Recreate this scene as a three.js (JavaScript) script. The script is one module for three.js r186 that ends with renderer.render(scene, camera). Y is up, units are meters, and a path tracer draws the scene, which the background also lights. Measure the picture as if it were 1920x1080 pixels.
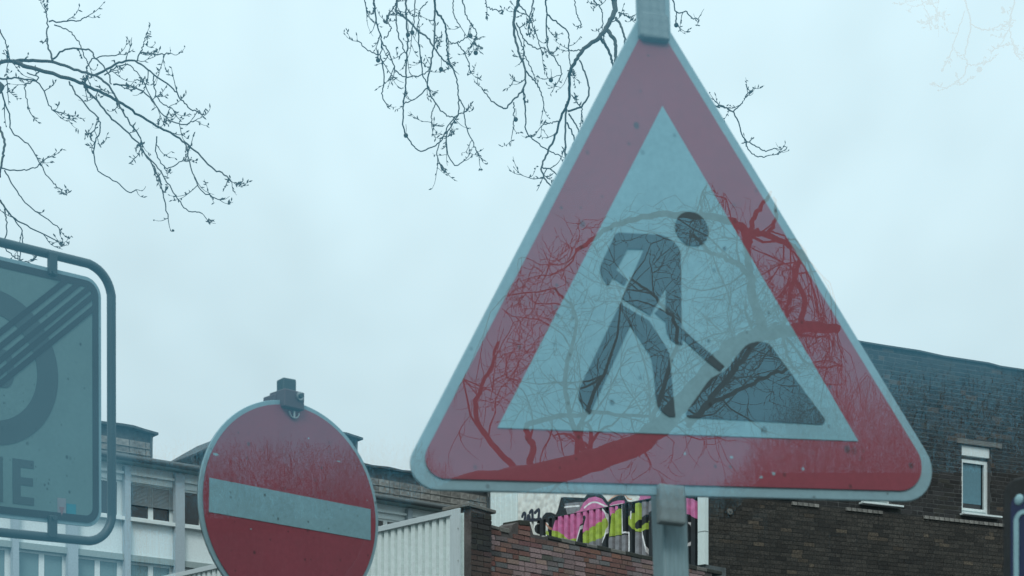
import * as THREE from 'three';
import { RoundedBoxGeometry } from 'three/addons/geometries/RoundedBoxGeometry.js';
import { mergeGeometries } from 'three/addons/utils/BufferGeometryUtils.js';
import { FontLoader } from 'three/addons/loaders/FontLoader.js';
import { createNoise2D } from 'simplex-noise';

// ---------------------------------------------------------------- camera, sky, sun, exposure
const V3 = (x, y, z) => new THREE.Vector3(x, y, z);
function rngOf(seed) { let s = seed >>> 0; return () => { s = (s + 0x6d2b79f5) | 0; let t = Math.imul(s ^ (s >>> 15), 1 | s); t = (t + Math.imul(t ^ (t >>> 7), 61 | t)) ^ t; return ((t ^ (t >>> 14)) >>> 0) / 4294967296; }; }
const scene = new THREE.Scene();
const FOCAL = 3000, HX = 960, HY = 1550, EYE = 1.6;     // in pixels of the 1920 x 1080 photograph; level camera, raised lens
const camera = new THREE.PerspectiveCamera(2 * Math.atan(HY / FOCAL) * 180 / Math.PI, 1920 / 3100, 0.05, 600);
camera.setViewOffset(1920, 3100, 0, 0, 1920, 1080);
camera.position.set(0, EYE, 0);
camera.lookAt(0, EYE, -10);
camera.focus = 14;
camera.userData.fStop = 8;
const renderer = new THREE.WebGLRenderer();
renderer.toneMapping = THREE.LinearToneMapping;
renderer.toneMappingExposure = 1;
renderer.shadowMap.enabled = true;

const n2a = createNoise2D(rngOf(11)), n2b = createNoise2D(rngOf(23)), n2c = createNoise2D(rngOf(37));
const fbm = (n, x, y, o = 4) => { let a = 0, k = 1, s = 0; for (let i = 0; i < o; i++) { a += n(x, y) * k; s += k; k *= 0.5; x *= 2.03; y *= 2.03; } return a / s; };
{
  const w = 1024, h = 512, d = new Float32Array(w * h * 4);
  for (let j = 0; j < h; j++) for (let i = 0; i < w; i++) {
    const el = ((j + 0.5) / h - 0.5) * Math.PI, az = (i + 0.5) / w * 2 * Math.PI, s = Math.max(0, Math.sin(el));
    const c = 1 + 0.07 * fbm(n2a, 2.6 * Math.cos(az) * Math.cos(el) + 7, 2.6 * Math.sin(az) * Math.cos(el) + 4 * s, 3) + 0.06 * fbm(n2b, 11 * Math.cos(az) * Math.cos(el), 11 * Math.sin(az) * Math.cos(el) + 16 * s, 4);
    const l = (1 + 1.5 * s) / 1.5 * c, k = 4 * (j * w + i);
    d[k] = 0.715 * l; d[k + 1] = 0.87 * l; d[k + 2] = 0.91 * l; d[k + 3] = 1;
  }
  const sky = new THREE.DataTexture(d, w, h, THREE.RGBAFormat, THREE.FloatType);
  sky.mapping = THREE.EquirectangularReflectionMapping; sky.magFilter = THREE.LinearFilter; sky.minFilter = THREE.LinearFilter; sky.needsUpdate = true;
  scene.background = sky; scene.environment = sky;
}
const sun = new THREE.DirectionalLight(0xfffaf4, 1.5);
sun.position.set(-6, 50, 30); sun.target.position.set(0, 4, -20); scene.add(sun, sun.target);
sun.castShadow = true; sun.shadow.radius = 40; sun.shadow.mapSize.set(2048, 2048);
Object.assign(sun.shadow.camera, { left: -60, right: 60, top: 60, bottom: -60, near: 1, far: 220 });

// ---------------------------------------------------------------- helpers
const ray = (px, py) => V3((px - HX) / FOCAL, (HY - py) / FOCAL, -1);
const at = (px, py, depth) => ray(px, py).multiplyScalar(depth).add(V3(0, EYE, 0));
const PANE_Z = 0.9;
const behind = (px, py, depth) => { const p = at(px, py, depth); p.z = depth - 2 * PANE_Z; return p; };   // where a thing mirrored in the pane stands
const used = new Map();
function numbered(n) { const k = used.get(n) || 0; used.set(n, k + 1); return k ? `${n}_${String(k).padStart(3, '0')}` : n; }
function tag(o, label, category, group) { o.userData.label = label; o.userData.category = category; if (group) o.userData.group = group; return o; }
function thing(name, label, category, group, pos, euler) {
  const o = new THREE.Group(); o.name = numbered(name); scene.add(o); tag(o, label, category, group);
  if (pos) o.position.copy(pos); if (euler) o.rotation.copy(euler); o.updateMatrixWorld(true); return o;
}
function part(name, geo, mat, parent, x = 0, y = 0, z = 0) {
  const m = new THREE.Mesh(geo, mat); m.name = name; m.position.set(x, y, z); m.castShadow = m.receiveShadow = true; parent.add(m); return m;
}
function box(name, w, h, d, mat, parent, x, y, z, r = 0) { return part(name, r ? new RoundedBoxGeometry(w, h, d, 2, r) : uvBox(w, h, d), mat, parent, x, y, z); }
function uvBox(w, h, d) {                                 // uv in metres
  const g = new THREE.BoxGeometry(w, h, d), u = g.attributes.uv, n = g.attributes.normal;
  for (let i = 0; i < u.count; i++) { const ax = Math.abs(n.getX(i)) > 0.5, ay = Math.abs(n.getY(i)) > 0.5; u.setXY(i, u.getX(i) * (ax ? d : w), u.getY(i) * (ay ? d : h)); }
  return g;
}
const shapeOf = (pts) => new THREE.Shape(pts.map(([x, y]) => new THREE.Vector2(x, y)));
function slab(pts, depth, bevel = 0) { return slabShape(shapeOf(pts), depth, bevel); }
function slabShape(shape, depth, bevel = 0) { return new THREE.ExtrudeGeometry(shape, { depth, bevelEnabled: bevel > 0, bevelThickness: bevel, bevelSize: bevel, bevelSegments: 2, curveSegments: 24 }); }
function roundPoly(pts, radii) {                              // polygon with rounded corners
  const s = new THREE.Shape(), n = pts.length;
  for (let i = 0; i < n; i++) {
    const r = Array.isArray(radii) ? radii[i] : radii, p = new THREE.Vector2(...pts[(i + n - 1) % n]), c = new THREE.Vector2(...pts[i]), q = new THREE.Vector2(...pts[(i + 1) % n]);
    const a = p.clone().sub(c).normalize(), b = q.clone().sub(c).normalize(), half = Math.acos(THREE.MathUtils.clamp(a.dot(b), -1, 1)) / 2;
    const t = r / Math.tan(half), m = a.clone().add(b).normalize(), o = c.clone().addScaledVector(m, r / Math.sin(half));
    const s0 = c.clone().addScaledVector(a, t), s1 = c.clone().addScaledVector(b, t);
    const a0 = Math.atan2(s0.y - o.y, s0.x - o.x); let a1 = Math.atan2(s1.y - o.y, s1.x - o.x);
    while (a1 - a0 > Math.PI) a1 -= 2 * Math.PI; while (a1 - a0 < -Math.PI) a1 += 2 * Math.PI;
    for (let k = 0; k <= 10; k++) { const g = a0 + (a1 - a0) * k / 10, x = o.x + r * Math.cos(g), y = o.y + r * Math.sin(g); (i === 0 && k === 0) ? s.moveTo(x, y) : s.lineTo(x, y); }
  }
  s.closePath(); return s;
}
// a tilted plane (a sign's face or a facade): local coordinates of what a pixel shows on it
function facing(group) {
  const inv = group.matrixWorld.clone().invert(), eye = V3(0, EYE, 0).applyMatrix4(inv), e = V3(0, EYE, 0);
  return (px, py, z = 0) => { const p = ray(px, py).add(e).applyMatrix4(inv), d = p.sub(eye), t = (z - eye.z) / d.z; return [eye.x + d.x * t, eye.y + d.y * t]; };
}
// ---------------------------------------------------------------- textures and materials
function tex(w, h, fn, repU = 1, repV = 1, srgb = true) {
  const d = new Uint8Array(w * h * 4);
  for (let j = 0; j < h; j++) for (let i = 0; i < w; i++) { const c = fn(i / w, j / h), k = 4 * (j * w + i); d[k] = c[0]; d[k + 1] = c[1]; d[k + 2] = c[2]; d[k + 3] = 255; }
  const t = new THREE.DataTexture(d, w, h); t.wrapS = t.wrapT = THREE.RepeatWrapping; t.magFilter = THREE.LinearFilter; t.minFilter = THREE.LinearMipmapLinearFilter; t.generateMipmaps = true;
  if (srgb) t.colorSpace = THREE.SRGBColorSpace; t.repeat.set(repU, repV); t.needsUpdate = true; return t;
}
const cl = (x) => Math.max(0, Math.min(255, x));
const grey = (g) => { g = cl(g * 255); return [g, g, g]; };
const tile = (n, u, v, s, o) => { // seamless noise
  const a = u, b = v, f = (x, y) => fbm(n, x * s, y * s, o);
  return (f(a, b) * (1 - a) + f(a - 1, b) * a) * (1 - b) + (f(a, b - 1) * (1 - a) + f(a - 1, b - 1) * a) * b;
};
const spots = (() => { const r = rngOf(5), a = []; for (let i = 0; i < 150; i++) a.push([r(), r(), 0.0012 + 0.004 * r() * r(), 0.12 + 0.35 * r()]); return a; })();
const dirtTex = tex(512, 512, (u, v) => {
  let g = 0.93 + 0.05 * tile(n2a, u, v, 5, 5) + 0.045 * tile(n2b, u, v, 34, 3) + 0.04 * tile(n2c, u * 1, v, 90, 2);
  for (const [x, y, r, k] of spots) { const dx = u - x, dy = (v - y) * 0.8, q = Math.hypot(dx, dy); if (q < r * 1.6) g -= k * Math.max(0, Math.min(1, (r * 1.6 - q) / (r * 0.6))); }
  return grey(g);
}, 1.15, 1.15);
const speckTex = tex(512, 512, (u, v) => grey(0.93 + 0.07 * tile(n2b, u, v, 9, 5) + 0.08 * tile(n2c, u, v, 60, 3)), 1, 1);
const coarseTex = tex(512, 512, (u, v) => grey(0.8 + 0.26 * tile(n2a, u, v, 6, 6) + 0.14 * tile(n2c, u, v, 46, 3)), 0.5, 0.5);
const plasterBump = tex(256, 256, (u, v) => grey(0.5 + 0.3 * tile(n2c, u, v, 40, 3) + 0.2 * tile(n2a, u, v, 10, 3)), 1.5, 1.5, false);
const zincTex = tex(512, 512, (u, v) => { const a = tile(n2a, u, v, 12, 5), b = tile(n2b, u, v, 40, 3); const g = 0.82 + 0.2 * a + 0.12 * b; return grey(g); }, 3, 3);
const brickTex = tex(256, 256, (u, v) => grey(0.8 + 0.55 * tile(n2b, u, v, 6, 5) + 0.3 * tile(n2a, u, v, 40, 2)), 1, 1);
const lin = (r, g, b) => new THREE.Color().setRGB(r, g, b);
const mat = (r, g, b, rough = 0.8, more = {}) => new THREE.MeshStandardMaterial({ color: lin(r, g, b), roughness: rough, ...more });
const M = {
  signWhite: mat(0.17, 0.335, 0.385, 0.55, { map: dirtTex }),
  signEdge: mat(0.2, 0.34, 0.385, 0.5, { map: dirtTex }),
  signRed: mat(0.215, 0.026, 0.046, 0.5, { map: dirtTex }),
  signBlack: mat(0.022, 0.05, 0.062, 0.5, { map: dirtTex }),
  backMetal: mat(0.42, 0.44, 0.44, 0.5, { metalness: 0.3, map: zincTex }),
  zinc: mat(0.27, 0.42, 0.46, 0.55, { metalness: 0.15, map: zincTex }),
  zincBump: mat(0.4, 0.52, 0.54, 0.75, { map: zincTex, bumpMap: zincTex, bumpScale: 0.003 }),
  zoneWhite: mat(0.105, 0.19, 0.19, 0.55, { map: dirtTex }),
  zoneGrey: mat(0.04, 0.066, 0.07, 0.55, { map: dirtTex }),
  zoneBlack: mat(0.012, 0.016, 0.018, 0.55, { map: dirtTex }),
  tube: mat(0.04, 0.065, 0.072, 0.5, { map: zincTex, metalness: 0.2 }),
  clamp: mat(0.075, 0.04, 0.05, 0.6, { map: zincTex }),
  bolt: mat(0.3, 0.33, 0.33, 0.35, { metalness: 0.7 }),
  blue: mat(0.008, 0.02, 0.09, 0.4, { map: dirtTex }),
  blueWhite: mat(0.35, 0.6, 0.66, 0.5, { map: dirtTex }),
  casing: mat(0.022, 0.026, 0.027, 0.6, { map: zincTex }),
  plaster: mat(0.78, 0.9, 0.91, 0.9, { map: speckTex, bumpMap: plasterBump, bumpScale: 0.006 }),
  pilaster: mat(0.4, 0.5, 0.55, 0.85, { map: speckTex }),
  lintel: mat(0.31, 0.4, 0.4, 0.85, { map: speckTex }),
  frame: mat(0.76, 0.87, 0.87, 0.45, { map: speckTex }),
  glass: new THREE.MeshPhysicalMaterial({ color: lin(0.012, 0.018, 0.022), roughness: 0.06, ior: 1.6 }),
  curtain: new THREE.MeshPhysicalMaterial({ color: lin(0.16, 0.27, 0.29), roughness: 0.12, map: speckTex }),
  blueBlind: new THREE.MeshPhysicalMaterial({ color: lin(0.1, 0.24, 0.3), roughness: 0.2, map: speckTex }),
  slat: mat(0.17, 0.21, 0.22, 0.6),
  gutter: mat(0.11, 0.135, 0.14, 0.6, { map: coarseTex }),
  tileA: [0.75, 0.9, 1.05, 1.2].map((k) => mat(0.27 * k, 0.27 * k, 0.25 * k, 0.85, { map: coarseTex })),
  roofDark: mat(0.075, 0.09, 0.095, 0.85, { map: coarseTex }),
  sheet: mat(0.74, 0.87, 0.86, 0.6, { map: speckTex }),
  sheetTrim: mat(0.56, 0.66, 0.68, 0.55, { map: speckTex }),
  mortarPale: mat(0.125, 0.13, 0.128, 0.95, { map: coarseTex }),
  mortarDark: mat(0.035, 0.035, 0.032, 0.95, { map: coarseTex }),
  mortarWall: mat(0.13, 0.115, 0.11, 0.95, { map: coarseTex }),
  brickAny: mat(1, 1, 1, 0.92, { map: brickTex, vertexColors: true }),
  stone: mat(0.22, 0.22, 0.2, 0.9, { map: coarseTex }),
  moss: mat(0.05, 0.055, 0.045, 0.95, { map: coarseTex }),
  bark: mat(0.055, 0.05, 0.042, 0.95, { map: coarseTex }),
  barkPale: mat(0.075, 0.07, 0.058, 0.95, { map: coarseTex }),
  ball: mat(0.03, 0.026, 0.02, 0.95),
  asphalt: mat(0.055, 0.056, 0.058, 0.95, { map: coarseTex }),
  paving: mat(0.22, 0.22, 0.21, 0.95, { map: coarseTex }),
  darkFrame: mat(0.03, 0.032, 0.034, 0.5),
  render1: mat(0.15, 0.14, 0.13, 0.9, { map: coarseTex }),
  render2: mat(0.12, 0.10, 0.09, 0.9, { map: coarseTex }),
};
// coated glass: lets four fifths through and mirrors the rest with a blue cast
const pane = new THREE.MeshPhysicalMaterial({ color: lin(0.26, 0.74, 1), roughness: 0, metalness: 1, transparent: true, opacity: 0.15, side: THREE.DoubleSide });

// ---------------------------------------------------------------- the ground
function structure(name, geo, m, x, y, z) { const o = part(name, geo, m, scene, x, y, z); o.userData.kind = 'structure'; return o; }
structure('ground', new THREE.PlaneGeometry(500, 500, 1, 1).rotateX(-Math.PI / 2), M.asphalt, 0, 0, 0);
structure('pavement', uvBox(40, 0.13, 6), M.paving, 0, 0.069, -4.6);

// ---------------------------------------------------------------- boxes merged with vertex colours, for bricks past the limit
class Boxes {
  constructor() { this.p = []; this.n = []; this.c = []; this.u = []; this.i = []; }
  add(cx, cy, cz, w, h, d, col, off) {
    const x = w / 2, y = h / 2, z = d / 2;
    const F = [[[-x, -y, z], [x, -y, z], [x, y, z], [-x, y, z], [0, 0, 1]], [[x, -y, z], [x, -y, -z], [x, y, -z], [x, y, z], [1, 0, 0]], [[-x, -y, -z], [-x, -y, z], [-x, y, z], [-x, y, -z], [-1, 0, 0]], [[-x, y, z], [x, y, z], [x, y, -z], [-x, y, -z], [0, 1, 0]], [[-x, -y, -z], [x, -y, -z], [x, -y, z], [-x, -y, z], [0, -1, 0]]];
    for (const f of F) {
      const b = this.p.length / 3;
      for (let k = 0; k < 4; k++) { this.p.push(cx + f[k][0], cy + f[k][1], cz + f[k][2]); this.n.push(...f[4]); this.c.push(...col); this.u.push(off + (k === 1 || k === 2 ? w * 3 : 0), off * 1.7 + (k > 1 ? h * 3 : 0)); }
      this.i.push(b, b + 1, b + 2, b, b + 2, b + 3);
    }
  }
  build() {
    const g = new THREE.BufferGeometry(); g.setAttribute('position', new THREE.Float32BufferAttribute(this.p, 3)); g.setAttribute('normal', new THREE.Float32BufferAttribute(this.n, 3));
    g.setAttribute('color', new THREE.Float32BufferAttribute(this.c, 3)); g.setAttribute('uv', new THREE.Float32BufferAttribute(this.u, 2)); g.setIndex(this.i); return g;
  }
}
const unit = (() => { const g = new THREE.BoxGeometry(1, 1, 1); return g; })();
const brickGeos = [0, 1, 2, 3].map((k) => { const g = unit.clone(), p = g.attributes.position, r = rngOf(90 + k), seen = {}; for (let i = 0; i < p.count; i++) { const key = [p.getX(i), p.getY(i), p.getZ(i)].join(); seen[key] ||= [(r() - 0.5) * 0.03, (r() - 0.5) * 0.09, (r() - 0.5) * 0.25]; p.setXYZ(i, p.getX(i) + seen[key][0], p.getY(i) + seen[key][1], p.getZ(i) + (p.getZ(i) > 0 ? seen[key][2] : 0)); } g.computeVertexNormals(); return g; });
/* lays bricks in courses over [u0,u1] x [v0,v1]; top(u) limits the height; holes are [u0,u1,v0,v1]; the `most` bricks for which show(u,v) is smallest become meshes of their own */
function layBricks(parent, { u0, u1, v0, v1, top, holes = [], z, course, long, joint, colors, seed, show, most = 300, stuffName, rough }) {
  const r = rngOf(seed), list = [];
  for (let k = 0, v = v0; v < v1; k++, v += course) {
    let u = u0 - r() * 0.02 - (k % 2 ? long / 2 : 0);
    while (u < u1) {
      const header = r() < 0.22; const w = (header ? long / 2 : long) * (0.97 + 0.06 * r());
      let a = u, b = u + w - joint; u += w;
      if (a < u0) a = u0; if (b > u1) b = u1;
      const lo = v, hi = v + course - joint, mid = (lo + hi) / 2;
      for (const [h0, h1, h2, h3] of holes) if (hi > h2 && lo < h3) { if (a >= h0 && b <= h1) { a = b = 0; } else if (a < h0 && b > h0 && b <= h1) b = h0; else if (a >= h0 && a < h1 && b > h1) a = h1; else if (a < h0 && b > h1) b = h0; }
      if (b - a < 0.03) continue;
      if (top && hi > top((a + b) / 2)) continue;
      list.push({ x: (a + b) / 2, y: mid, w: b - a, h: hi - lo, z: z + (r() - 0.5) * (rough || 0.005), c: colors((a + b) / 2, mid, r), s: show((a + b) / 2, mid), k: r() });
    }
  }
  list.sort((p, q) => p.s - q.s);
  const rest = new Boxes(); let n = 0, m = 0;
  const cache = {};
  for (const b of list) {
    if (n < most && b.s < 1e6) {
      const key = b.c.map((x) => Math.round(Math.log2(x + 0.002) * 4)).join();
      cache[key] ||= mat(...key.split(',').map((x) => Math.max(0.003, 2 ** (x / 4) - 0.002)), 0.92, { map: brickTex });
      const o = part('brick', brickGeos[Math.floor(b.k * 4)], cache[key], parent, b.x, b.y, b.z); o.scale.set(b.w, b.h, 0.03); n++;
    } else { rest.add(b.x, b.y, b.z, b.w, b.h, 0.03, b.c, b.k); m++; }
  }
  if (m) { const o = part(stuffName, rest.build(), M.brickAny, parent); o.userData.kind = 'stuff'; }
}
const project = (group, u, v, z = 0) => { const p = V3(u, v, z).applyMatrix4(group.matrixWorld); return [HX + FOCAL * p.x / -p.z, HY - FOCAL * (p.y - EYE) / -p.z, -p.z]; };

// ---------------------------------------------------------------- brick house
{
  const yaw = Math.PI / 2 - THREE.MathUtils.degToRad(64.5), o = at(1835, HY, 32);
  const g = thing('brick_house', 'tall dark brick house with white framed windows and a plain roof edge', 'house', null, V3(o.x, 0, o.z), new THREE.Euler(0, yaw, 0));
  const on = facing(g);
  const uL = on(1324, 900)[0], uR = on(2500, 900)[0];
  const roof = [[1324, 590], [1617, 645], [1660, 652], [1720, 661], [1765, 671], [1850, 684], [1872, 690], [1925, 698]].map(([x, y]) => on(x, y));
  roof.push([uR, roof.at(-1)[1] - 0.05]);
  const topAt = (u) => { for (let i = 1; i < roof.length; i++) if (u <= roof[i][0]) { const a = roof[i - 1], b = roof[i]; return a[1] + (b[1] - a[1]) * (u - a[0]) / (b[0] - a[0]); } return roof.at(-1)[1]; };
  // windows: three in a row
  const [wl, wTop] = on(1803, 833), [wr] = on(1858, 900), [, wBot] = on(1835, 967);
  const wW = wr - wl;
  const lefts = [wl, on(1614, 935)[0], on(1414, 915)[0]];
  const holes = lefts.map((l) => [l, l + wW, wBot, wTop]);
  const ledge = on(1500, 944)[1];
  const s = new THREE.Shape(); s.moveTo(uL, ledge); s.lineTo(uR, ledge); for (const [u, v] of [...roof].reverse()) s.lineTo(u, v); s.closePath();
  for (const [a, b, c, d] of holes) { const h = new THREE.Path(); h.moveTo(a, c); h.lineTo(a, d); h.lineTo(b, d); h.lineTo(b, c); h.closePath(); s.holes.push(h); }
  const wall = part('wall', slabShape(s, 0.36), M.mortarPale, g, 0, 0, -0.36);
  part('lower_wall', uvBox(uR - uL, ledge, 0.44), M.mortarDark, g, (uL + uR) / 2, ledge / 2, -0.17);
  box('side_wall', 9, roof[0][1], 0.3, M.render2, g, 0, roof[0][1] / 2, 0).position.set(uR - 0.15, roof[0][1] / 2 - 0.6, -5); g.children.at(-1).rotation.y = Math.PI / 2;
  part('coping', slab([...roof.map(([u, v]) => [u, v + 0.035]), ...[...roof].reverse().map(([u, v]) => [u, v + 0.002])], 0.5), M.roofDark, g, 0, 0, -0.44);
  const vis = (u, v) => { const [x, y, d] = project(g, u, v); return x > 1328 && x < 1925 && y < 1085 && (y > 945 || x > 1622 + (y - 650) * 0.5) ? d : 1e9; };
  const upperCol = (u, v, r) => { const k = 0.55 + 0.9 * r() * r() + 0.35 * fbm(n2a, u * 1.3, v * 1.3, 3), q = r(); return q < 0.05 ? [0.1, 0.075, 0.055] : [0.041 * k, 0.041 * k, 0.039 * k]; };
  const lowerCol = (u, v, r) => { const k = 0.75 + 1.0 * r() + 0.5 * fbm(n2b, u * 0.9, v * 0.9, 3), q = r(), patch = fbm(n2c, u * 1.1 + 4, v * 1.1, 2); return q < 0.03 + 0.16 * Math.max(0, patch) ? [0.075 * k, 0.062 * k, 0.045 * k] : [0.04 * k, 0.037 * k, 0.031 * k]; };
  layBricks(g, { u0: uL, u1: uR, v0: ledge + 0.02, v1: 14, top: topAt, holes, z: -0.0105, course: 0.086, long: 0.27, joint: 0.014, colors: upperCol, seed: 41, show: vis, most: 300, stuffName: 'upper_brickwork' });
  layBricks(g, { u0: uL, u1: uR, v0: 0.02, v1: ledge - 0.075, z: 0.04, course: 0.078, long: 0.25, joint: 0.011, colors: lowerCol, seed: 43, show: () => 1e9, most: 0, stuffName: 'lower_brickwork' });
  // reddish toothing at the corner and a soldier course along the ledge
  const rr = rngOf(3);
  for (let u = on(1485, 945)[0]; u < on(1925, 990)[0]; u += 0.125) if (fbm(n2b, u * 0.8, 2, 2) > -0.12) box('ledge_brick', 0.11, 0.06, 0.12, M.tileA[Math.floor(rr() * 4)], g, u, ledge - 0.03 + 0.002, 0.03);
  holes.forEach(([a, b, c, d], i) => {
    const w = b - a, h = d - c, zf = -0.17;
    const f = new THREE.Shape(); f.moveTo(a, c); f.lineTo(b, c); f.lineTo(b, d - 0.26); f.lineTo(a, d - 0.26); f.closePath();
    const hole = new THREE.Path(), e = 0.085; hole.moveTo(a + e, c + 0.13); hole.lineTo(a + e, d - 0.26 - 0.06); hole.lineTo(b - e, d - 0.26 - 0.06); hole.lineTo(b - e, c + 0.13); hole.closePath(); f.holes.push(hole);
    const win = part('window', slabShape(f, 0.06, 0.004), M.frame, g, 0, 0, zf);
    box('pane', w - 2 * e + 0.01, h - 0.26 - 0.18, 0.012, M.glass, win, (a + b) / 2, (c + d - 0.19) / 2, 0.02);
    box('blind', w - 2 * e - 0.05, (h - 0.44) * 0.86, 0.008, M.blueBlind, win, (a + b) / 2 - 0.03, d - 0.32 - (h - 0.44) * 0.43, 0.031);
    const sash = new THREE.Shape(); const x0 = a + e - 0.03, x1 = b - e + 0.03, y0 = c + 0.1, y1 = d - 0.3; sash.moveTo(x0, y0); sash.lineTo(x1, y0); sash.lineTo(x1, y1); sash.lineTo(x0, y1); sash.closePath();
    const sh = new THREE.Path(); sh.moveTo(x0 + 0.045, y0 + 0.045); sh.lineTo(x0 + 0.045, y1 - 0.03); sh.lineTo(x1 - 0.045, y1 - 0.03); sh.lineTo(x1 - 0.045, y0 + 0.045); sh.closePath(); sash.holes.push(sh);
    part('sash', slabShape(sash, 0.02, 0.003), M.frame, win, 0, 0, 0.066);
    box('shutter_box', w - 0.004, 0.2, 0.12, M.frame, win, (a + b) / 2, d - 0.1, 0.07, 0.006);
    box('shutter_rail', w - 0.01, 0.035, 0.05, M.slat, win, (a + b) / 2, d - 0.225, 0.02);
    box('sill', w + 0.22, 0.035, 0.3, M.frame, win, (a + b) / 2 + 0.06, c - 0.012, 0.17, 0.006);
    box('lintel', w + 0.4, 0.1, 0.1, M.stone, g, (a + b) / 2 + 0.07, d + 0.06, -0.025, 0.01);
  });
  const [ax, ay] = on(1367, 960, 0.05), disc = part('wall_anchor', new THREE.CylinderGeometry(0.055, 0.06, 0.03, 14).rotateX(Math.PI / 2), M.stone, g, ax, ay, 0.075);
  part('nut', new THREE.CylinderGeometry(0.018, 0.018, 0.03, 6).rotateX(Math.PI / 2), M.gutter, disc, 0, 0, 0.025);
}

// ---------------------------------------------------------------- corrugated sheet
function ribbed(width, height, pitch, depth, { left = 0 } = {}) {          // trapezoid ribs along x, front at z = depth
  const prof = []; for (let x = left; x < width; x += pitch) for (const [f, z] of [[0, 0], [0.28, 0], [0.36, depth], [0.92, depth], [1, 0]]) if (x + f * pitch <= width) prof.push([x + f * pitch, z]);
  prof.push([width, 0]);
  const p = [], u = [], ix = [];
  for (let i = 0; i + 1 < prof.length; i++) { if (prof[i + 1][0] - prof[i][0] < 1e-6) continue; const b = p.length / 3; for (const [k, y] of [[i, 0], [i + 1, 0], [i + 1, height], [i, height]]) { p.push(prof[k][0], y, prof[k][1]); u.push(prof[k][0], y); } ix.push(b, b + 1, b + 2, b, b + 2, b + 3); }
  const g = new THREE.BufferGeometry(); g.setAttribute('position', new THREE.Float32BufferAttribute(p, 3)); g.setAttribute('uv', new THREE.Float32BufferAttribute(u, 2)); g.setIndex(ix); g.computeVertexNormals(); return g;
}
{
  const o = at(868, HY, 21);
  const g = thing('metal_screen_wall', 'tall white ribbed metal screen wall ending at the brick pier', 'wall', null, V3(o.x, 0, o.z), new THREE.Euler(0, -THREE.MathUtils.degToRad(48), 0));
  const on = facing(g), h = on(856, 959)[1], L = 11;
  part('cladding', ribbed(L, h - 0.03, 0.15, 0.06), M.sheet, g, -L, 0, -0.02);
  box('backing_wall', L - 0.05, h - 0.05, 0.02, M.sheet, g, -L / 2 - 0.025, h / 2 - 0.025, -0.034);
  box('top_flashing', L, 0.075, 0.09, M.sheetTrim, g, -L / 2 - 0.16, h - 0.02, 0.03, 0.004);
  box('corner_trim', 0.19, h + 0.02, 0.03, M.sheetTrim, g, -0.095, h / 2 + 0.01, 0.052, 0.004);
  for (let k = 0; k < 6; k++) part('rivet', new THREE.SphereGeometry(0.009, 8, 6), M.bolt, g, -0.012, h - 0.25 - k * 0.42, 0.075);
  for (const u of [-0.4, -3.2, -6, -8.8]) box('brace', 0.1, h - 0.3, 0.12, M.zinc, g, u, (h - 0.3) / 2, -0.17);
}
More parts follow.
